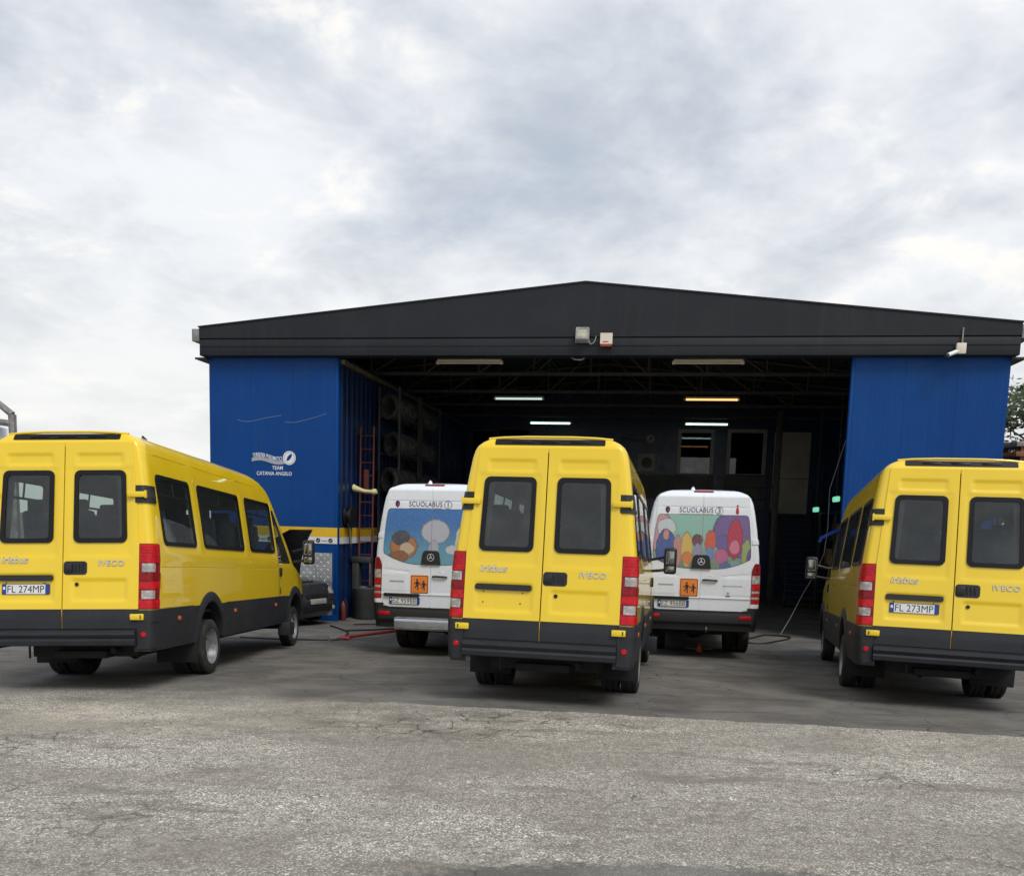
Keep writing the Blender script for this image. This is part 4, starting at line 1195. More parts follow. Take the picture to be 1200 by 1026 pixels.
    for (x, z) in ((-.62, 1.185), (-.20, 1.18), (-.62, 1.075), (-.22, 1.07)): obj('plate_screw_hole', lathe([(0, .0001), (0, .008)], 8, 'Y', None, (x, rk(z) - .0015, z)), 'ink', root, 0)
    tb = text_bm('irisbus', w=.29, h=.078, ext=.006, fat=.003, shear=.22)
    obj('badge', shift(tb, lambda x, z, d: (-.52 + x, rk(1.43 + z) - .016 - d, 1.435 + z)), 'badge_chrome', root, 0)
    tb = text_bm('IVECO', w=.275, h=.062, ext=.006, fat=.006, space=1.1)
    obj('badge', shift(tb, lambda x, z, d: (.53 + x, rk(1.40 + z) - .016 - d, 1.395 + z)), 'badge_chrome', root, 0)
    # step by the front right door, underbody
    obj('step_box', b6(.90, 1.10, 5.22, 5.52, .24, .45, .01), 'grey_plastic', root, 30)
    ub = bmesh.new(); add_box(ub, (0, 3.6, .44), (1.2, 6.2, .20)); obj('chassis', ub, 'underbody', root, 0)
    obj('axle', tube([(-.8, YA, WR), (-.2, YA, WR), (0, YA, WR - .02), (.2, YA, WR), (.8, YA, WR)], .06, 12, [1, 1, 2.4, 1, 1]), 'underbody', root, 40)
    obj('front_axle', tube([(-.8, YA + WB, WR), (.8, YA + WB, WR)], .05, 10), 'underbody', root, 40)
    obj('exhaust', tube([(.38, .35, .42), (.38, .9, .40), (.42, 3.0, .38)], .035, 10), 'underbody', root, 40)
    obj('tow_hook', tube([(-.42, .10, .49), (-.42, .10, .36)], .012, 6), 'underbody', root, 40)
    obj('spare_hanger', b6(-.30, .30, .35, .95, .33, .42, .02), 'underbody', root, 30)
    obj('floor', b6(-.90, .90, .22, 6.0, .78, .82), 'underbody', root, 0)
    obj('dashboard', b6(-.85, .85, 5.55, 6.1, 1.0, 1.36, .06), 'underbody', root, 30)
    st = bmesh.new()
    add_box(st, (0, 0, .42), (.42, .42, .12), .04); add_box(st, (0, -.20, .82), (.40, .10, .75), .045, Matrix.Rotation(R(6), 3, 'X')); add_box(st, (0, -.24, 1.24), (.26, .08, .16), .03); add_box(st, (0, 0, .18), (.3, .3, .36))
    s0 = obj('seat', st, 'seat_fabric', root, 30); s0.location = (-.64, 1.05, .82)
    for y in (1.05, 1.9, 2.75, 3.6, 4.7):
        for x in (-.64, -.20, .62):
            if (x, y) != (-.64, 1.05): inst(s0, 'seat', root, loc=(x, y, .82))
    return root


GRP = 'yellow minibuses parked with their back doors to the yard'
bus = build_minibus()
rk_bus = lambda z: .111 * max(0, z - .8)


def plate(root, body, x0, ztop, P):
    """white plate with blue ends; P maps (x, z, off)"""
    b = obj('number_plate', slab(rrect(x0, x0 + .52, ztop - .112, ztop, .008, 2), P, 0, .006), 'plate_white', root, 30)
    for a in (x0 + .003, x0 + .52 - .048): obj('blue_strip', slab(rrect(a, a + .045, ztop - .109, ztop - .003, .004, 2), P, .006, .0075), 'plate_blue', b, 30)
    obj('plate_mark', slab(rrect(x0 + .012, x0 + .036, ztop - .06, ztop - .03, .004, 2), P, .0075, .0085), 'plate_white', b, 30)
    obj('plate_text', shift(text_bm(body, w=.40, h=.078, ext=.0006, fat=0), lambda x, z, d: P(x0 + .26 + x, ztop - .056 + z, .0064 + d)), 'plate_black', b, 0)
    obj('plate_border', ring_mesh(rrect(x0, x0 + .52, ztop - .112, ztop, .008, 2), rrect(x0 + .004, x0 + .516, ztop - .108, ztop - .004, .006, 2), P, .008), 'black_plastic', b, 0)


for key, lab in (('C', 'yellow minibus without a number plate, parked between the two white vans'), ('L', 'yellow minibus with number plate FL 274MP beside the open dark car'), ('R', 'yellow minibus with number plate FL 273MP in front of the right blue wall')):
    r_ = bus if key == 'C' else copy_tree(bus)
    if key != 'C': r_.name = 'minibus'
    r_.matrix_world = POSES[key]
    tag(r_, lab, 'minibus', GRP)
    if key != 'C':
        plate(r_, 'FL 274MP' if key == 'L' else 'FL 273MP', -.66, 1.172, lambda x, z, o_: (x, rk_bus(z) + .001 - o_, z))


# ------------------------------------------------------------------ white school vans
def build_van():
    root = empty('school_van')
    hw = lerp_table([(.50, .94), (.7, .965), (.95, .985), (1.5, .985), (1.8, .965), (2.2, .915), (2.5, .865), (2.65, .83), (2.74, .79), (2.80, .74), (2.84, .66), (2.87, .55), (2.89, .40), (2.90, .2), (2.904, 0)])
    rk = lambda z: .035 * max(0, z - .6) + (0 if z < 2.76 else 1.2 * (z - 2.76) + (0 if z < 2.86 else 8 * (z - 2.86)))
    yf = lerp_table([(.5, 6.85), (.8, 6.95), (1.1, 6.9), (1.25, 6.7), (1.4, 6.3), (2.4, 5.5), (2.65, 5.2), (2.76, 4.8), (2.84, 4.2), (2.87, 3.6), (2.89, 3.), (2.90, 2.5), (2.904, 2.2)])
    lv = zlist(.50, 2.65, .06, [.85]) + [2.70, 2.74, 2.77, 2.80, 2.82, 2.84, 2.855, 2.87, 2.88, 2.89, 2.895, 2.90, 2.904]
    lv = [z for z in lv if not 1e-6 < abs(z - .85) < .02]
    yc = [.36 + .09 * i for i in range(53)]
    S = Shell(hw, rk, yf, lv, yc, [0, .25, .5, .7, .85, .93, 1.], 5.0, 2.42, 5.04, rxc=.07, ryc=.15)
    arch = lambda y, z: any(((y - c) / .46) ** 2 + ((z - .36) / .48) ** 2 < 1 for c in (WYA, WYA + WWB))
    sw = lambda kd, y, z: next((k for k, (a, b) in enumerate(((.6, 1.9), (2.1, 3.4), (3.6, 4.9))) if kd == 'side' and 1.50 < z < 2.30 and a < y < b), None)
    up_ = S.build(.85, 2.904, 0, lambda kd, j, x, y, z: None if kd in ('side', 'mid') and arch(y, z) else ('windshield' if kd == 'front' and j >= 2 and 1.5 < z < 2.4 else ('glass%d*' % sw(kd, y, z) if sw(kd, y, z) is not None else ('glass3*' if kd == 'mid' and 3 <= j < 19 and 1.45 < z < 2.3 else 'body'))))
    obj('body_shell', up_['body'], 'white_paint', root, 40); obj('windshield', up_['windshield'], 'van_glass', root, 60); [obj('side_window', up_['glass%d*%s' % (k, c)], 'van_glass', root, 60) for k in range(4) for c in 'rl']
    lo_ = S.build(.50, .85, .012, lambda kd, j, x, y, z: None if kd in ('side', 'mid') and arch(y, z) else 'c')
    obj('lower_cladding', lo_['c'], 'black_plastic', root, 40)
    ZD0, ZD1 = .84, 2.815

    def xd(z):
        x = .835 - .085 * max(0, (z - 1.6) / 1.2)
        if z < ZD0 + .14: x -= .14 - math.sqrt(max(0, .14 ** 2 - (ZD0 + .14 - z) ** 2))
        if z > ZD1 - .10: x -= .10 - math.sqrt(max(0, .10 ** 2 - (z - ZD1 + .10) ** 2))
        return x

    def rel(x, z):
        d = -.012 * max(0, 1 - abs(z - 1.055) / .02) + .004 * sstep(1.06, 1.0, z)
        d += .006 * max(0, 1 - abs(z - 2.575) / .012) * sstep(.75, .68, x)
        zc = 1.415 + .10 * (x - .35); d += .007 * max(0, 1 - abs(z - zc) / .014) * sstep(.33, .38, x) * sstep(.83, .80, x)
        d -= .006 * boxmask(x, z, .4, .9, 1.09, 1.40, .02)
        return d
    win = []
    zt_ = 2.448
    for right in (True, False):
        sg = 1 if right else -1
        zs = zlist(ZD0, ZD1, .016); bm = bmesh.new(); G = []
        for z in zs:
            row = [.004 + (xd(z) - .004) * i / 26 for i in range(27)]
            G.append([bm.verts.new((sg * x, rk(z) - .012 + rel(x, z), z)) for x in row])
        for a, b in zip(G, G[1:]):
            for j in range(26): bm.faces.new((a[j], a[j + 1], b[j + 1], b[j]))
        ex_ = bmesh.ops.extrude_edge_only(bm, edges=[e for e in bm.edges if e.is_boundary])
        bmesh.ops.translate(bm, verts=[v for v in ex_['geom'] if isinstance(v, bmesh.types.BMVert)], vec=(0, .03, 0))
        d = obj('rear_door', bm, 'white_paint', root, 35)
        # printed window, lower edge sweeping up to the side
        ol = []
        for k in range(13):
            x = .005 + (.80 - .005) * k / 12; ol.append((x, 1.548 + .17 * (max(0, (x - .2) / .6)) ** 2.0))
        ol += [(.812, 1.76), (.808, 1.90), (.782, 2.2), (.762, 2.36), (.745, 2.42), (.71, 2.448)] + [(.71 - .705 * k / 6, 2.448) for k in range(1, 7)]
        P = lambda x, z, o_, sg=sg: (sg * x, rk(z) - .013 - o_, z)
        win.append(obj('window_edge', slab([(x * 1.006 if x > .1 else x, z + (.006 if z > 2.4 else -.006 if z < 1.72 else 0)) for x, z in ol], P, 0, .003), 'black_trim', d, 30))
        win.append(obj('window_print', slab(ol, P, .002, .007), 'print_blue', d, 30))
        obj('hinge_seam', b6(sg * (xd(2.0) + .02), sg * (xd(2.0) + .10), rk(2.0) - .004, rk(2.0) + .01, 1.98, 2.05, .004), 'white_paint', d, 30)
        if right:
            obj('handle_bowl', lathe([(-.0125, .055), (-.014, .068), (-.011, .072)], 20, 'Y', None, (.155, rk(1.38), 1.372)), 'white_paint', d, 40)
            obj('door_handle', tube([(.035, rk(1.36) - .03, 1.352), (.07, rk(1.36) - .045, 1.356), (.25, rk(1.36) - .045, 1.352), (.28, rk(1.36) - .028, 1.348)], .016, 8), 'black_plastic', d, 40)
            obj('model_mark', b6(.38, .70, rk(1.26) - .02, rk(1.26) - .012, 1.252, 1.270, .002), 'sign_grey', d, 0)
            obj('dealer_mark', b6(.43, .50, rk(1.1) - .021, rk(1.1) - .015, 1.085, 1.10), 'ink', d, 0)
            obj('dealer_mark', lathe([(0, .0001), (0, .022)], 12, 'Y', None, (.465, rk(1.1) - .021, 1.14)), 'sign_grey', d, 0)
        else:
            obj('model_mark', b6(-.70, -.45, rk(1.26) - .022, rk(1.26) - .012, 1.25, 1.274, .002), 'sign_grey', d, 0)
            obj('plate_light_bar', b6(-.79, -.18, rk(1.0) - .05, rk(1.0) - .006, 1.015, 1.065, .01), 'black_plastic', d, 30)
    # grip cover with a three pointed star in a ring
    P = lambda x, z, o_: (x, rk(z) - .013 - o_, z)
    ec = obj('badge_cover', slab([(-.165, 1.545), (.165, 1.545), (.14, 1.72), (.125, 1.755), (.09, 1.775), (-.09, 1.775), (-.125, 1.755), (-.14, 1.72)], P, 0, .03), 'black_plastic', root, 30)
    c30 = [(.06 * math.cos(2 * math.pi * k / 36), 1.665 + .06 * math.sin(2 * math.pi * k / 36)) for k in range(36)]; c25 = [(x * .87, 1.665 + (z - 1.665) * .87) for x, z in c30]
    obj('badge_ring', ring_mesh(c30, c25, lambda x, z, o_: P(x, z, .03 + o_), .006), 'chrome', ec, 30)
    for k in range(3):
        a = R(90 + 120 * k); d1 = (math.cos(a), math.sin(a)); n1_ = (-d1[1], d1[0])
        obj('badge_point', slab([(d1[0] * .055, 1.665 + d1[1] * .055), (n1_[0] * .012 - d1[0] * .004, 1.665 + n1_[1] * .012 - d1[1] * .004), (-n1_[0] * .012 - d1[0] * .004, 1.665 - n1_[1] * .012 - d1[1] * .004)], P, .03, .036), 'chrome', ec, 0)
    # lettering on the doors
    obj('lettering', shift(text_bm('SCUOLABUS', w=.56, h=.085, fat=0, ext=.0015, space=1.08), lambda x, z, d: P(-.115 + x, 2.535 - .005 + z, d + .001)), 'ink_blue', root, 0)
    obj('underline', slab([(-.39, 2.462), (-.02, 2.462), (-.02, 2.467), (-.39, 2.467)], P, 0, .003), 'sign_grey', root, 0)
    obj('underline', slab([(-.01, 2.462), (.165, 2.462), (.165, 2.467), (-.01, 2.467)], P, 0, .003), 'ink_red', root, 0)
    cr = [(.262 + .066 * math.cos(2 * math.pi * k / 36), 2.525 + .066 * math.sin(2 * math.pi * k / 36)) for k in range(36)]; cr2 = [(.262 + (x - .262) * .9, 2.525 + (z - 2.525) * .9) for x, z in cr]
    obj('number_ring', ring_mesh(cr, cr2, P, .003), 'ink_blue', root, 0)
    em = obj('crest', slab([(-.63, 2.56), (-.595, 2.585), (-.555, 2.56), (-.56, 2.50), (-.592, 2.465), (-.625, 2.50)], P, 0, .003), 'ink_blue', root, 0)
    obj('crest_stripe', slab([(-.60, 2.48), (-.585, 2.48), (-.575, 2.55), (-.59, 2.55)], P, .003, .004), 'ink_red', em, 0)
    # orange school transport sign with two running figures
    sg_ = obj('school_sign', slab(rrect(-.335, -.035, 1.07, 1.37, .012, 2), P, 0, .006), 'orange_sign', root, 30)
    obj('sign_border', ring_mesh(rrect(-.329, -.041, 1.076, 1.364, .01, 2), rrect(-.321, -.049, 1.084, 1.356, .008, 2), lambda x, z, o_: P(x, z, .006 + o_), .002), 'ink', sg_, 0)
    Q = lambda x, z, o_: P(x, z, .006 + o_)
    for (cx, s_, h_) in ((-.225, 1, 1.0), (-.115, .8, .86)):
        z0 = 1.13
        hd = [(cx + .017 * h_ * math.cos(k * .5236), z0 + .163 * h_ + .017 * h_ * math.sin(k * .5236)) for k in range(12)]
        obj('figure_head', slab(hd, Q, 0, .002), 'ink', sg_, 0)
        obj('figure_body', slab([(cx - .02 * h_, z0 + .14 * h_), (cx + .02 * h_, z0 + .14 * h_), (cx + .03 * h_, z0 + .075 * h_), (cx - .015 * h_, z0 + .07 * h_)], Q, 0, .002), 'ink', sg_, 0)
        for (pts_, w_) in (((0, .08, -.035, .03), .009), ((.01, .08, .015, -.005), .009), ((-.01, .13, -.055, .085), .007), ((.01, .13, .06, .095), .007)):
            ax, az, bx_, bz = cx + pts_[0] * h_, z0 + pts_[1] * h_, cx + pts_[2] * h_, z0 + pts_[3] * h_
            L_ = math.hypot(bx_ - ax, bz - az); nx_, nz_ = -(bz - az) / L_ * w_, (bx_ - ax) / L_ * w_
            obj('figure_limb', slab([(ax + nx_, az + nz_), (ax - nx_, az - nz_), (bx_ - nx_, bz - nz_), (bx_ + nx_, bz + nz_)], Q, .0003, .0023), 'ink', sg_, 0)
    # lights, bumper, roof lamp
    for sg in (1, -1):
        tl_ = obj('tail_light', S.strip(lambda z: .842 if z < 1.55 else .842 + (z - 1.55) * .5, .97, 1.65, 0, .010, sg, m=10), 'deep_red', root, 40)
        for (za, zb, mm, nm_) in ((1.46, 1.64, 'deep_red', 'red_lens'), (1.31, 1.45, 'clear_lens', 'clear_lens'), (1.20, 1.30, 'red_lens', 'red_lens'), (1.15, 1.19, 'clear_lens', 'clear_lens'), (1.10, 1.14, 'red_lens', 'red_lens'), (1.05, 1.09, 'clear_lens', 'clear_lens'), (.98, 1.04, 'red_lens', 'red_lens')):
            obj(nm_, S.strip(lambda z: .852 if z < 1.55 else .86 + (z - 1.55) * .5, za, zb, .008, .016, sg, m=2), mm, tl_, 40)
        obj('light_base', S.strip(.842, .895, .968, 0, .012, sg, m=2), 'white_paint', root, 40)
        obj('bumper_reflector', bx((sg * .76, rk(.6) - .075, .735), (.20, .02, .065), .01), 'red_lens', root, 30)
        obj('bumper_corner', S.strip(.80, .60, .90, 0, .028, sg, m=3), 'black_plastic', root, 40)
        obj('hinge', S.strip(lambda z: hw(z) - .11, 1.97, 2.05, 0, .012, sg, m=2, tail=.02), 'white_paint', root, 40)
        wheel(root, sg * .87, WYA, sg, scale=1.04); wheel(root, sg * .64, WYA, sg, bare=True, scale=1.04); wheel(root, sg * .86, WYA + WWB, sg, front=True, scale=1.04)
        mr = empty('wing_mirror'); mr.parent = root; mr.location = (sg * 1.2, 6.0, 1.6)
        obj('housing', bx((0, .04, .05), (.22, .12, .38), .045, None, 4), 'black_plastic', mr, 40)
        obj('arm', tube([(0, .05, -.05), (-sg * .25, .1, -.1)], .03, 8), 'black_plastic', mr, 40)
        obj('mirror_glass', b6(-.09, .09, -.028, -.018, -.1, .2, .02), 'mirror', mr, 30)
        bm = bmesh.new(); n = 16; rg = []
        for k in range(n + 1):
            a = R(180 * k / n)
            for c in (0,): rg.append((bm.verts.new((sg * .93, WYA + .47 * math.cos(a), .36 + .49 * math.sin(a))), bm.verts.new((sg * .4, WYA + .47 * math.cos(a), .36 + .49 * math.sin(a)))))
        for p, q_ in zip(rg, rg[1:]): bm.faces.new((p[0], p[1], q_[1], q_[0]))
        obj('wheel_well', bm, 'underbody', root, 40)
    obj('bumper', prism([(.05, .60), (-.05, .60), (-.075, .64), (-.075, .75), (-.06, .80), (.05, .815)], -.86, .86, lambda x, y, z: (y, x, z)), 'black_plastic', root, 30)
    obj('brake_lamp', slab(rrect(-.165, .165, 2.832, 2.862, .01, 2), lambda x, z, o_: (x, rk(z) - o_ + .004, z), 0, .014), 'deep_red', root, 30)
    obj('roof_knob', lathe([(0, .04), (.05, .03), (.08, .001)], 12, 'Z', None, (-.17, .5, 2.87)), 'white_paint', root, 40)
    obj('chassis', bx((0, 3.5, .50), (1.3, 6., .22)), 'underbody', root, 0)
    obj('axle', tube([(-.8, WYA, .36), (-.2, WYA, .36), (0, WYA, .35), (.2, WYA, .36), (.8, WYA, .36)], .06, 12, [1, 1, 2.4, 1, 1]), 'underbody', root, 40)
    obj('interior_floor', b6(-.93, .93, .1, 6., .84, .87), 'underbody', root, 0)
    obj('tow_eye', tube([(.13, -.02, .56), (.13, -.06, .52), (.13, -.02, .48)], .013, 6), 'galvanised', root, 40)
    return root, P


van, PV = build_van()
for key in ('1', '2'):
    r_ = van if key == '1' else van2
    if key == '1':
        van2 = copy_tree(van); van2.name = 'school_van'
        for d in van2.children:
            for ch in d.children:
                if ch.name.startswith('window_print'):
                    ch.data = ch.data.copy(); ch.data.materials[0] = M['print_mixed']
    r_.matrix_world = WHITE[key]
    plate(r_, 'EZ 959BB' if key == '1' else 'EZ 956BB', -.695, 1.0, lambda x, z, o_: PV(x, z, .003 + o_))
    obj('number', shift(text_bm(key if key == '1' else '3', h=.085, fat=0, ext=.0015), lambda x, z, d: PV(.262 + x, 2.525 + z, d + .001)), 'ink_blue', r_, 0)
    if key == '2':
        cr_ = obj('crest', slab([(.54, 2.56), (.56, 2.60), (.58, 2.56), (.588, 2.49), (.565, 2.46), (.535, 2.49)], PV, 0, .003), 'ink_red', r_, 0)
        obj('crest_crown', slab([(.545, 2.60), (.578, 2.60), (.572, 2.625), (.55, 2.625)], PV, 0, .003), 'ink_blue', cr_, 0)
    else:
        st_ = obj('tail_step', prism([(-.38, .50), (-.40, .53), (-.40, .64), (-.37, .68), (-.10, .68), (-.10, .50)], -.50, .50, lambda x, y, z: (y + .02, x, z)), 'chrome', r_, 30)
        obj('step_edge', b6(-.50, .54, -.375, -.16, .681, .69), 'galvanised', st_, 0)
        obj('step_wear', b6(-.10, .36, -.403, -.399, .555, .57), 'galvanised', st_, 0)
        obj('step_bracket', b6(-.42, -.34, -.2, .1, .42, .5), 'underbody', st_, 0); obj('step_bracket', b6(.38, .46, -.2, .1, .42, .5), 'underbody', st_, 0)
tag(van, 'white school van marked SCUOLABUS 1 with a blue printed rear window', 'van', 'white school vans at the hall entrance')
tag(van2, 'white school van marked SCUOLABUS 3 with a many coloured printed rear window', 'van', 'white school vans at the hall entrance')


# ------------------------------------------------------------------ dark car with its bonnet up by the left wall
def build_car():
    p0 = B(-5.46, -1.35, 0); z0 = gz(p0.x, p0.y)
    ang = -BYAW - R(90) - R(24) + R(0)
    root = empty('parked_car', Matrix.Translation((p0.x, p0.y, z0)) @ Matrix.Rotation(-BYAW - R(108), 4, 'Z'))
    tag(root, 'dark grey hatchback with its bonnet raised beside the diamond plate wall', 'car')
    # local: y forward, nose at y=0, body runs to y=-3.9
    hw = lerp_table([(.20, .74), (.35, .82), (.6, .86), (.80, .85), (.92, .82), (1.0, .76), (1.2, .68), (1.38, .60), (1.44, .5), (1.46, 0)])
    yr = lerp_table([(.20, -3.85), (.5, -3.93), (.9, -3.88), (1.2, -3.7), (1.38, -3.4), (1.44, -3.1), (1.46, -2.6)])
    yf = lerp_table([(.20, -.10), (.35, .0), (.55, .02), (.70, -.04), (.82, -.12), (.90, -.22), (.93, -.40), (.96, -1.1), (1.0, -1.2), (1.3, -1.75), (1.40, -2.0), (1.44, -2.2), (1.46, -2.5)])
    S = Shell(hw, yr, yf, zlist(.20, .90, .05) + [.93, .96, 1.0, 1.1, 1.2, 1.3, 1.38, 1.42, 1.44, 1.455, 1.46], [-3.5 + .15 * i for i in range(15)], [0, .4, .7, .9, 1.], -1.3, .97, -1.4, rxc=.12, ryc=.2, front=.42)
    arch = lambda y, z: any((y - c) ** 2 + (z - .30) ** 2 < .35 ** 2 for c in (-.78, -3.25))
    o_ = S.build(.20, 1.46, 0, lambda kd, j, x, y, z: None if (kd in ('side', 'mid', 'front') and abs(x) > .55 and arch(y, z)) else ('bay' if z > .905 and z < .965 and y > -1.15 else ('glass' if z > 1.0 and z < 1.37 and kd in ('side', 'mid', 'front', 'rear') else 'body')))
    obj('body_shell', o_['body'], 'car_grey', root, 40)
    if 'glass' in o_: obj('glazing', o_['glass'], 'black_trim', root, 60)
    if 'bay' in o_: obj('engine_bay', o_['bay'], 'black_plastic', root, 40)
    bm = bmesh.new(); hb = []
    for i in range(9):
        t = i / 8; y, z = -1.12 + .66 * t ** 2.2, .96 + 1.27 * t - .14 * t ** 3
        w = .72 - .34 * t ** 3
        hb.append([bm.verts.new((w * k / 4, y + .05 * (1 - (k / 4) ** 2), z)) for k in range(-4, 5)])
    for a, b in zip(hb, hb[1:]):
        for k in range(8): bm.faces.new((a[k], a[k + 1], b[k + 1], b[k]))
    bmesh.ops.solidify(bm, geom=bm.faces[:], thickness=.03)
    obj('bonnet', bm, 'black_plastic', root, 40)
    obj('bonnet_stay', tube([(.6, -.35, .9), (.55, -.75, 1.55)], .01, 6), 'galvanised', root, 40)
    obj('engine_cover', bx((0, -.65, .90), (.7, .5, .12), .03), 'black_plastic', root, 30)
    obj('battery', bx((.45, -.6, .92), (.2, .3, .14), .015), 'machine_grey', root, 30)
    P = lambda x, z, o2: (x, yf(z) - .42 + .42 * math.sin(math.acos(min(1, abs(x) / hw(z)) ** (1 / .55))) ** .85 + o2, z)
    obj('grille', slab(rrect(-.50, .50, .30, .46, .05), P, 0, .015), 'black_plastic', root, 30)
    obj('upper_grille', slab(rrect(-.36, .36, .62, .70, .02), P, 0, .012), 'black_plastic', root, 30)
    for k in range(3): obj('grille_bar', slab(rrect(-.46, .46, .325 + .045 * k, .34 + .045 * k, .005, 1), P, .014, .022), 'grey_plastic', root, 30)
    obj('number_plate', slab(rrect(-.26, .26, .49, .60, .01, 2), P, 0, .02), 'frame_grey', root, 30)
    for sg in (1, -1):
        hl_ = obj('headlight', slab([(sg * .46, .70), (sg * .50, .80), (sg * .66, .84), (sg * .74, .82), (sg * .72, .72), (sg * .60, .68)], P, 0, .02), 'clear_lens', root, 30)
        obj('fog_lamp', lathe([(.0, .05), (.02, .045), (.02, .001)], 14, 'Y', None, P(sg * .58, .38, 0)), 'clear_lens', root, 40)
        for y in (-.78, -3.25): wheel(root, sg * .74, y, sg, front=True, scale=.87)
    return root


car = build_car()

# ------------------------------------------------------------------ tools and hoses on the ground
def gpts(pts, h=.012): return [(x, y, gz(x, y) + h) for x, y in pts]


def smooth_path(p, n=6):
    out = []
    for i in range(len(p) - 1):
        a, b, c, d = p[max(i - 1, 0)], p[i], p[i + 1], p[min(i + 2, len(p) - 1)]
        for k in range(n):
            t = k / n
            out.append(tuple(.5 * (2 * b[j] + (c[j] - a[j]) * t + (2 * a[j] - 5 * b[j] + 4 * c[j] - d[j]) * t * t + (3 * b[j] - a[j] - 3 * c[j] + d[j]) * t ** 3) for j in range(2)))
    out.append(p[-1]); return out


def hose(pts, r, label, m='cable_black'):
    o = obj('air_hose', tube(gpts(smooth_path(pts), r), r, 7), m, None, 40); tag(o, label, 'hose', 'hoses lying on the asphalt')


hose([(-4.0, 19.6), (-3.75, 19.1), (-3.56, 18.74), (-3.35, 18.2), (-3.30, 17.6), (-3.2, 17.3), (-3.1, 17.5)], .016, 'black air hose curling from the blue wall to the red jack handle')
hose([(-5.2, 17.0), (-4.4, 16.75), (-3.66, 16.72), (-3.35, 16.85)], .014, 'black air hose running from under the minibus to the red jack handle')
hose([(-3.5, 18.6), (-3.1, 18.9), (-2.6, 19.5), (-2.3, 20.1), (-2.9, 20.6), (-3.6, 20.2)], .016, 'black hose loop on the asphalt beside the van marked 1')
hose([(4.62, 18.4), (4.85, 18.15), (5.2, 18.2), (5.5, 18.6), (5.9, 19.1), (6.1, 19.6), (5.7, 19.9), (5.4, 19.5), (5.0, 18.9), (4.7, 18.8)], .018, 'tangled black cable on the floor beside the van marked 3')
cab = obj('power_cable', tube([(6.03, 20.0, gz(6.03, 20) + .015), (6.3, 20.2, -.55), (6.65, 20.5, .0), (6.95, 20.7, .42), (7.2, 20.9, .9), (7.35, 21.2, 1.5), (7.4, 21.4, 2.4), B(6.4, 2.2, HB).to_tuple()], .009, 7), 'cable_white', None, 40)
tag(cab, 'pale cable hanging from the roof to the floor beside the yellow minibus', 'cable')
j0, j1 = Vector((-3.34, 16.83, 0)), Vector((-2.30, 18.1, 0))
jk = empty('jack_handle', Matrix.Translation((j0.x, j0.y, gz(j0.x, j0.y))))
tag(jk, 'long red jack handle lying on the asphalt by the van marked 1', 'jack')
dl = j1 - j0; zz = gz(j1.x, j1.y) - gz(j0.x, j0.y)
obj('bar', tube([(0, 0, .045), (dl.x * .5, dl.y * .5, .075 + zz * .5), (dl.x, dl.y, .11 + zz)], .03, 10), 'jack_red', jk, 40)
obj('grip', tube([(-.10, -.12, .04), (.06, .07, .05)], .042, 10), 'galvanised', jk, 40)
obj('lever', tube([(.05, .06, .05), (.25, .10, .04)], .028, 8), 'jack_red', jk, 40)
fj = empty('floor_jack', Matrix.Translation((3.46, 16.4, gz(3.46, 16.4)))); tag(fj, 'small orange bottle jack on a crossbar under the van marked 3', 'jack')
obj('base', bx((0, 0, .015), (.11, .11, .03), .006), 'jack_orange', fj, 30)
obj('cylinder', lathe([(.03, .035), (.10, .035), (.11, .02), (.15, .02), (.15, .001)], 16, 'Z'), 'jack_orange', fj, 40)
obj('crossbar', tube([(-.25, -.02, .05), (.25, .02, .05)], .014, 8), 'galvanised', fj, 40)

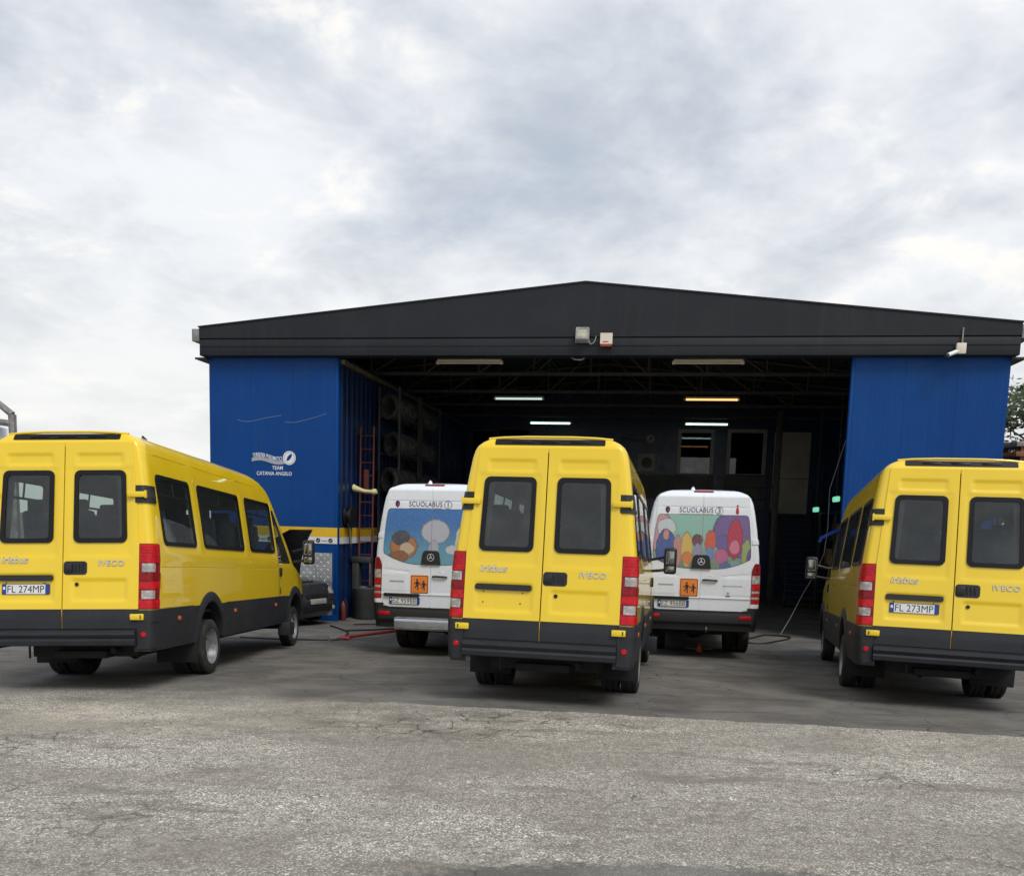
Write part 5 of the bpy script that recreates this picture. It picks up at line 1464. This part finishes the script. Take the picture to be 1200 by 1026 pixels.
# ------------------------------------------------------------------ tree and shed beyond the right wall, frame at the far left
def build_tree(x, y, h, rad, seed):
    rd = random.Random(seed); z0 = gz(x, y)
    t = empty('leafy_tree', Matrix.Translation((x, y, z0))); tag(t, 'leafy green tree standing beyond the right blue wall', 'tree')
    bm = bmesh.new(); add_tube(bm, [(0, 0, -.1), (.05, .02, h * .25), (-.05, .05, h * .5), (.02, 0, h * .8)], .2, 10, True, [1.2, .9, .6, .2])
    tips = []
    for k in range(16):
        a = rd.uniform(0, 6.28); zb = h * rd.uniform(.25, .65); L = rad * rd.uniform(.6, 1.)
        e = (L * math.cos(a), L * math.sin(a), zb + rd.uniform(.2, .5) * h * .5)
        add_tube(bm, [(0, 0, zb), (e[0] * .5, e[1] * .5, (zb + e[2]) / 2 + .1), e], .06, 6, True, [1, .7, .2]); tips.append(e)
    obj('trunk', bm, 'bark', t, 40)
    V = []; F_ = []
    cl = [(e[0], e[1], e[2], rd.uniform(.45, .9)) for e in tips] + [(rad * .8 * math.cos(a) * s, rad * .8 * math.sin(a) * s, h * zz_, rd.uniform(.5, .95)) for a, s, zz_ in [(rd.uniform(0, 6.28), rd.random() ** .5, rd.uniform(.18, .97)) for _ in range(60)]]
    for (cx, cy, cz, r_) in cl:
        for _ in range(260):
            d = Vector((rd.gauss(0, 1), rd.gauss(0, 1), rd.gauss(0, 1))).normalized() * r_ * rd.random() ** .45
            p = Vector((cx, cy, cz)) + Vector((d.x, d.y, d.z * .75)); s = rd.uniform(.08, .15)
            u = Vector((rd.gauss(0, 1), rd.gauss(0, 1), rd.gauss(0, .6))).normalized(); w = u.orthogonal().normalized(); b0 = len(V)
            V += [tuple(p - u * s), tuple(p + w * s * .5), tuple(p + u * s), tuple(p - w * s * .5)]; F_.append((b0, b0 + 1, b0 + 2, b0 + 3))
    me_ = bpy.data.meshes.new('crown'); me_.from_pydata(V, [], F_); me_.materials.append(M['leaf'])
    c = link(bpy.data.objects.new('crown', me_), t)


build_tree(17.5, 28.5, 7.5, 2.9, 3)
sx, sy = 13.35, 24.0; sz = gz(sx, sy)
shd = empty('timber_rack', Matrix.Translation((sx, sy, sz))); tag(shd, 'brown timber rack with stacked boards behind the right blue wall', 'timber rack')
for x in (-.1, 1.6):
    for y in (0, .8): obj('post', b6(x, x + .1, y, y + .1, 0, 4.95), 'wood_brown', shd, 0)
for k in range(5): obj('board', b6(-.25, 1.85, -.06, .96, 3.72 + .26 * k, 3.85 + .26 * k, .01), 'wood_brown' if k % 2 else 'galvanised', shd, 30)
gx, gy = -14.6, 25.5; gzz = gz(gx, gy)
fr_ = empty('pipe_frame', Matrix.Translation((gx, gy, gzz))); tag(fr_, 'grey metal pipe frame showing above the roof of the minibus with plate FL 274MP', 'metal frame')
obj('post', tube([(.48, 0, 0), (.48, 0, 5.0)], .11, 8), 'galvanised', fr_, 40); obj('post', tube([(-1.6, 0, 0), (-1.6, 0, 5.6)], .11, 8), 'galvanised', fr_, 40)
obj('top_rail', tube([(.48, 0, 5.0), (.1, 0, 5.3), (-1.6, 0, 5.75)], .10, 8), 'galvanised', fr_, 40)
obj('cross_rail', tube([(.48, 0, 4.75), (-1.6, 0, 4.95)], .09, 8), 'galvanised', fr_, 40)
obj('tank', lathe([(4.0, .001), (4.0, .8), (4.65, .8), (4.75, .6), (4.75, .001)], 24, 'Z', None, (-.75, .3, 0)), 'white_paint', fr_, 40)
obj('tank_stand', b6(-1.3, -.2, 0, .6, 0, 4.0), 'galvanised', fr_, 0)

print('objects', len(bpy.data.objects))
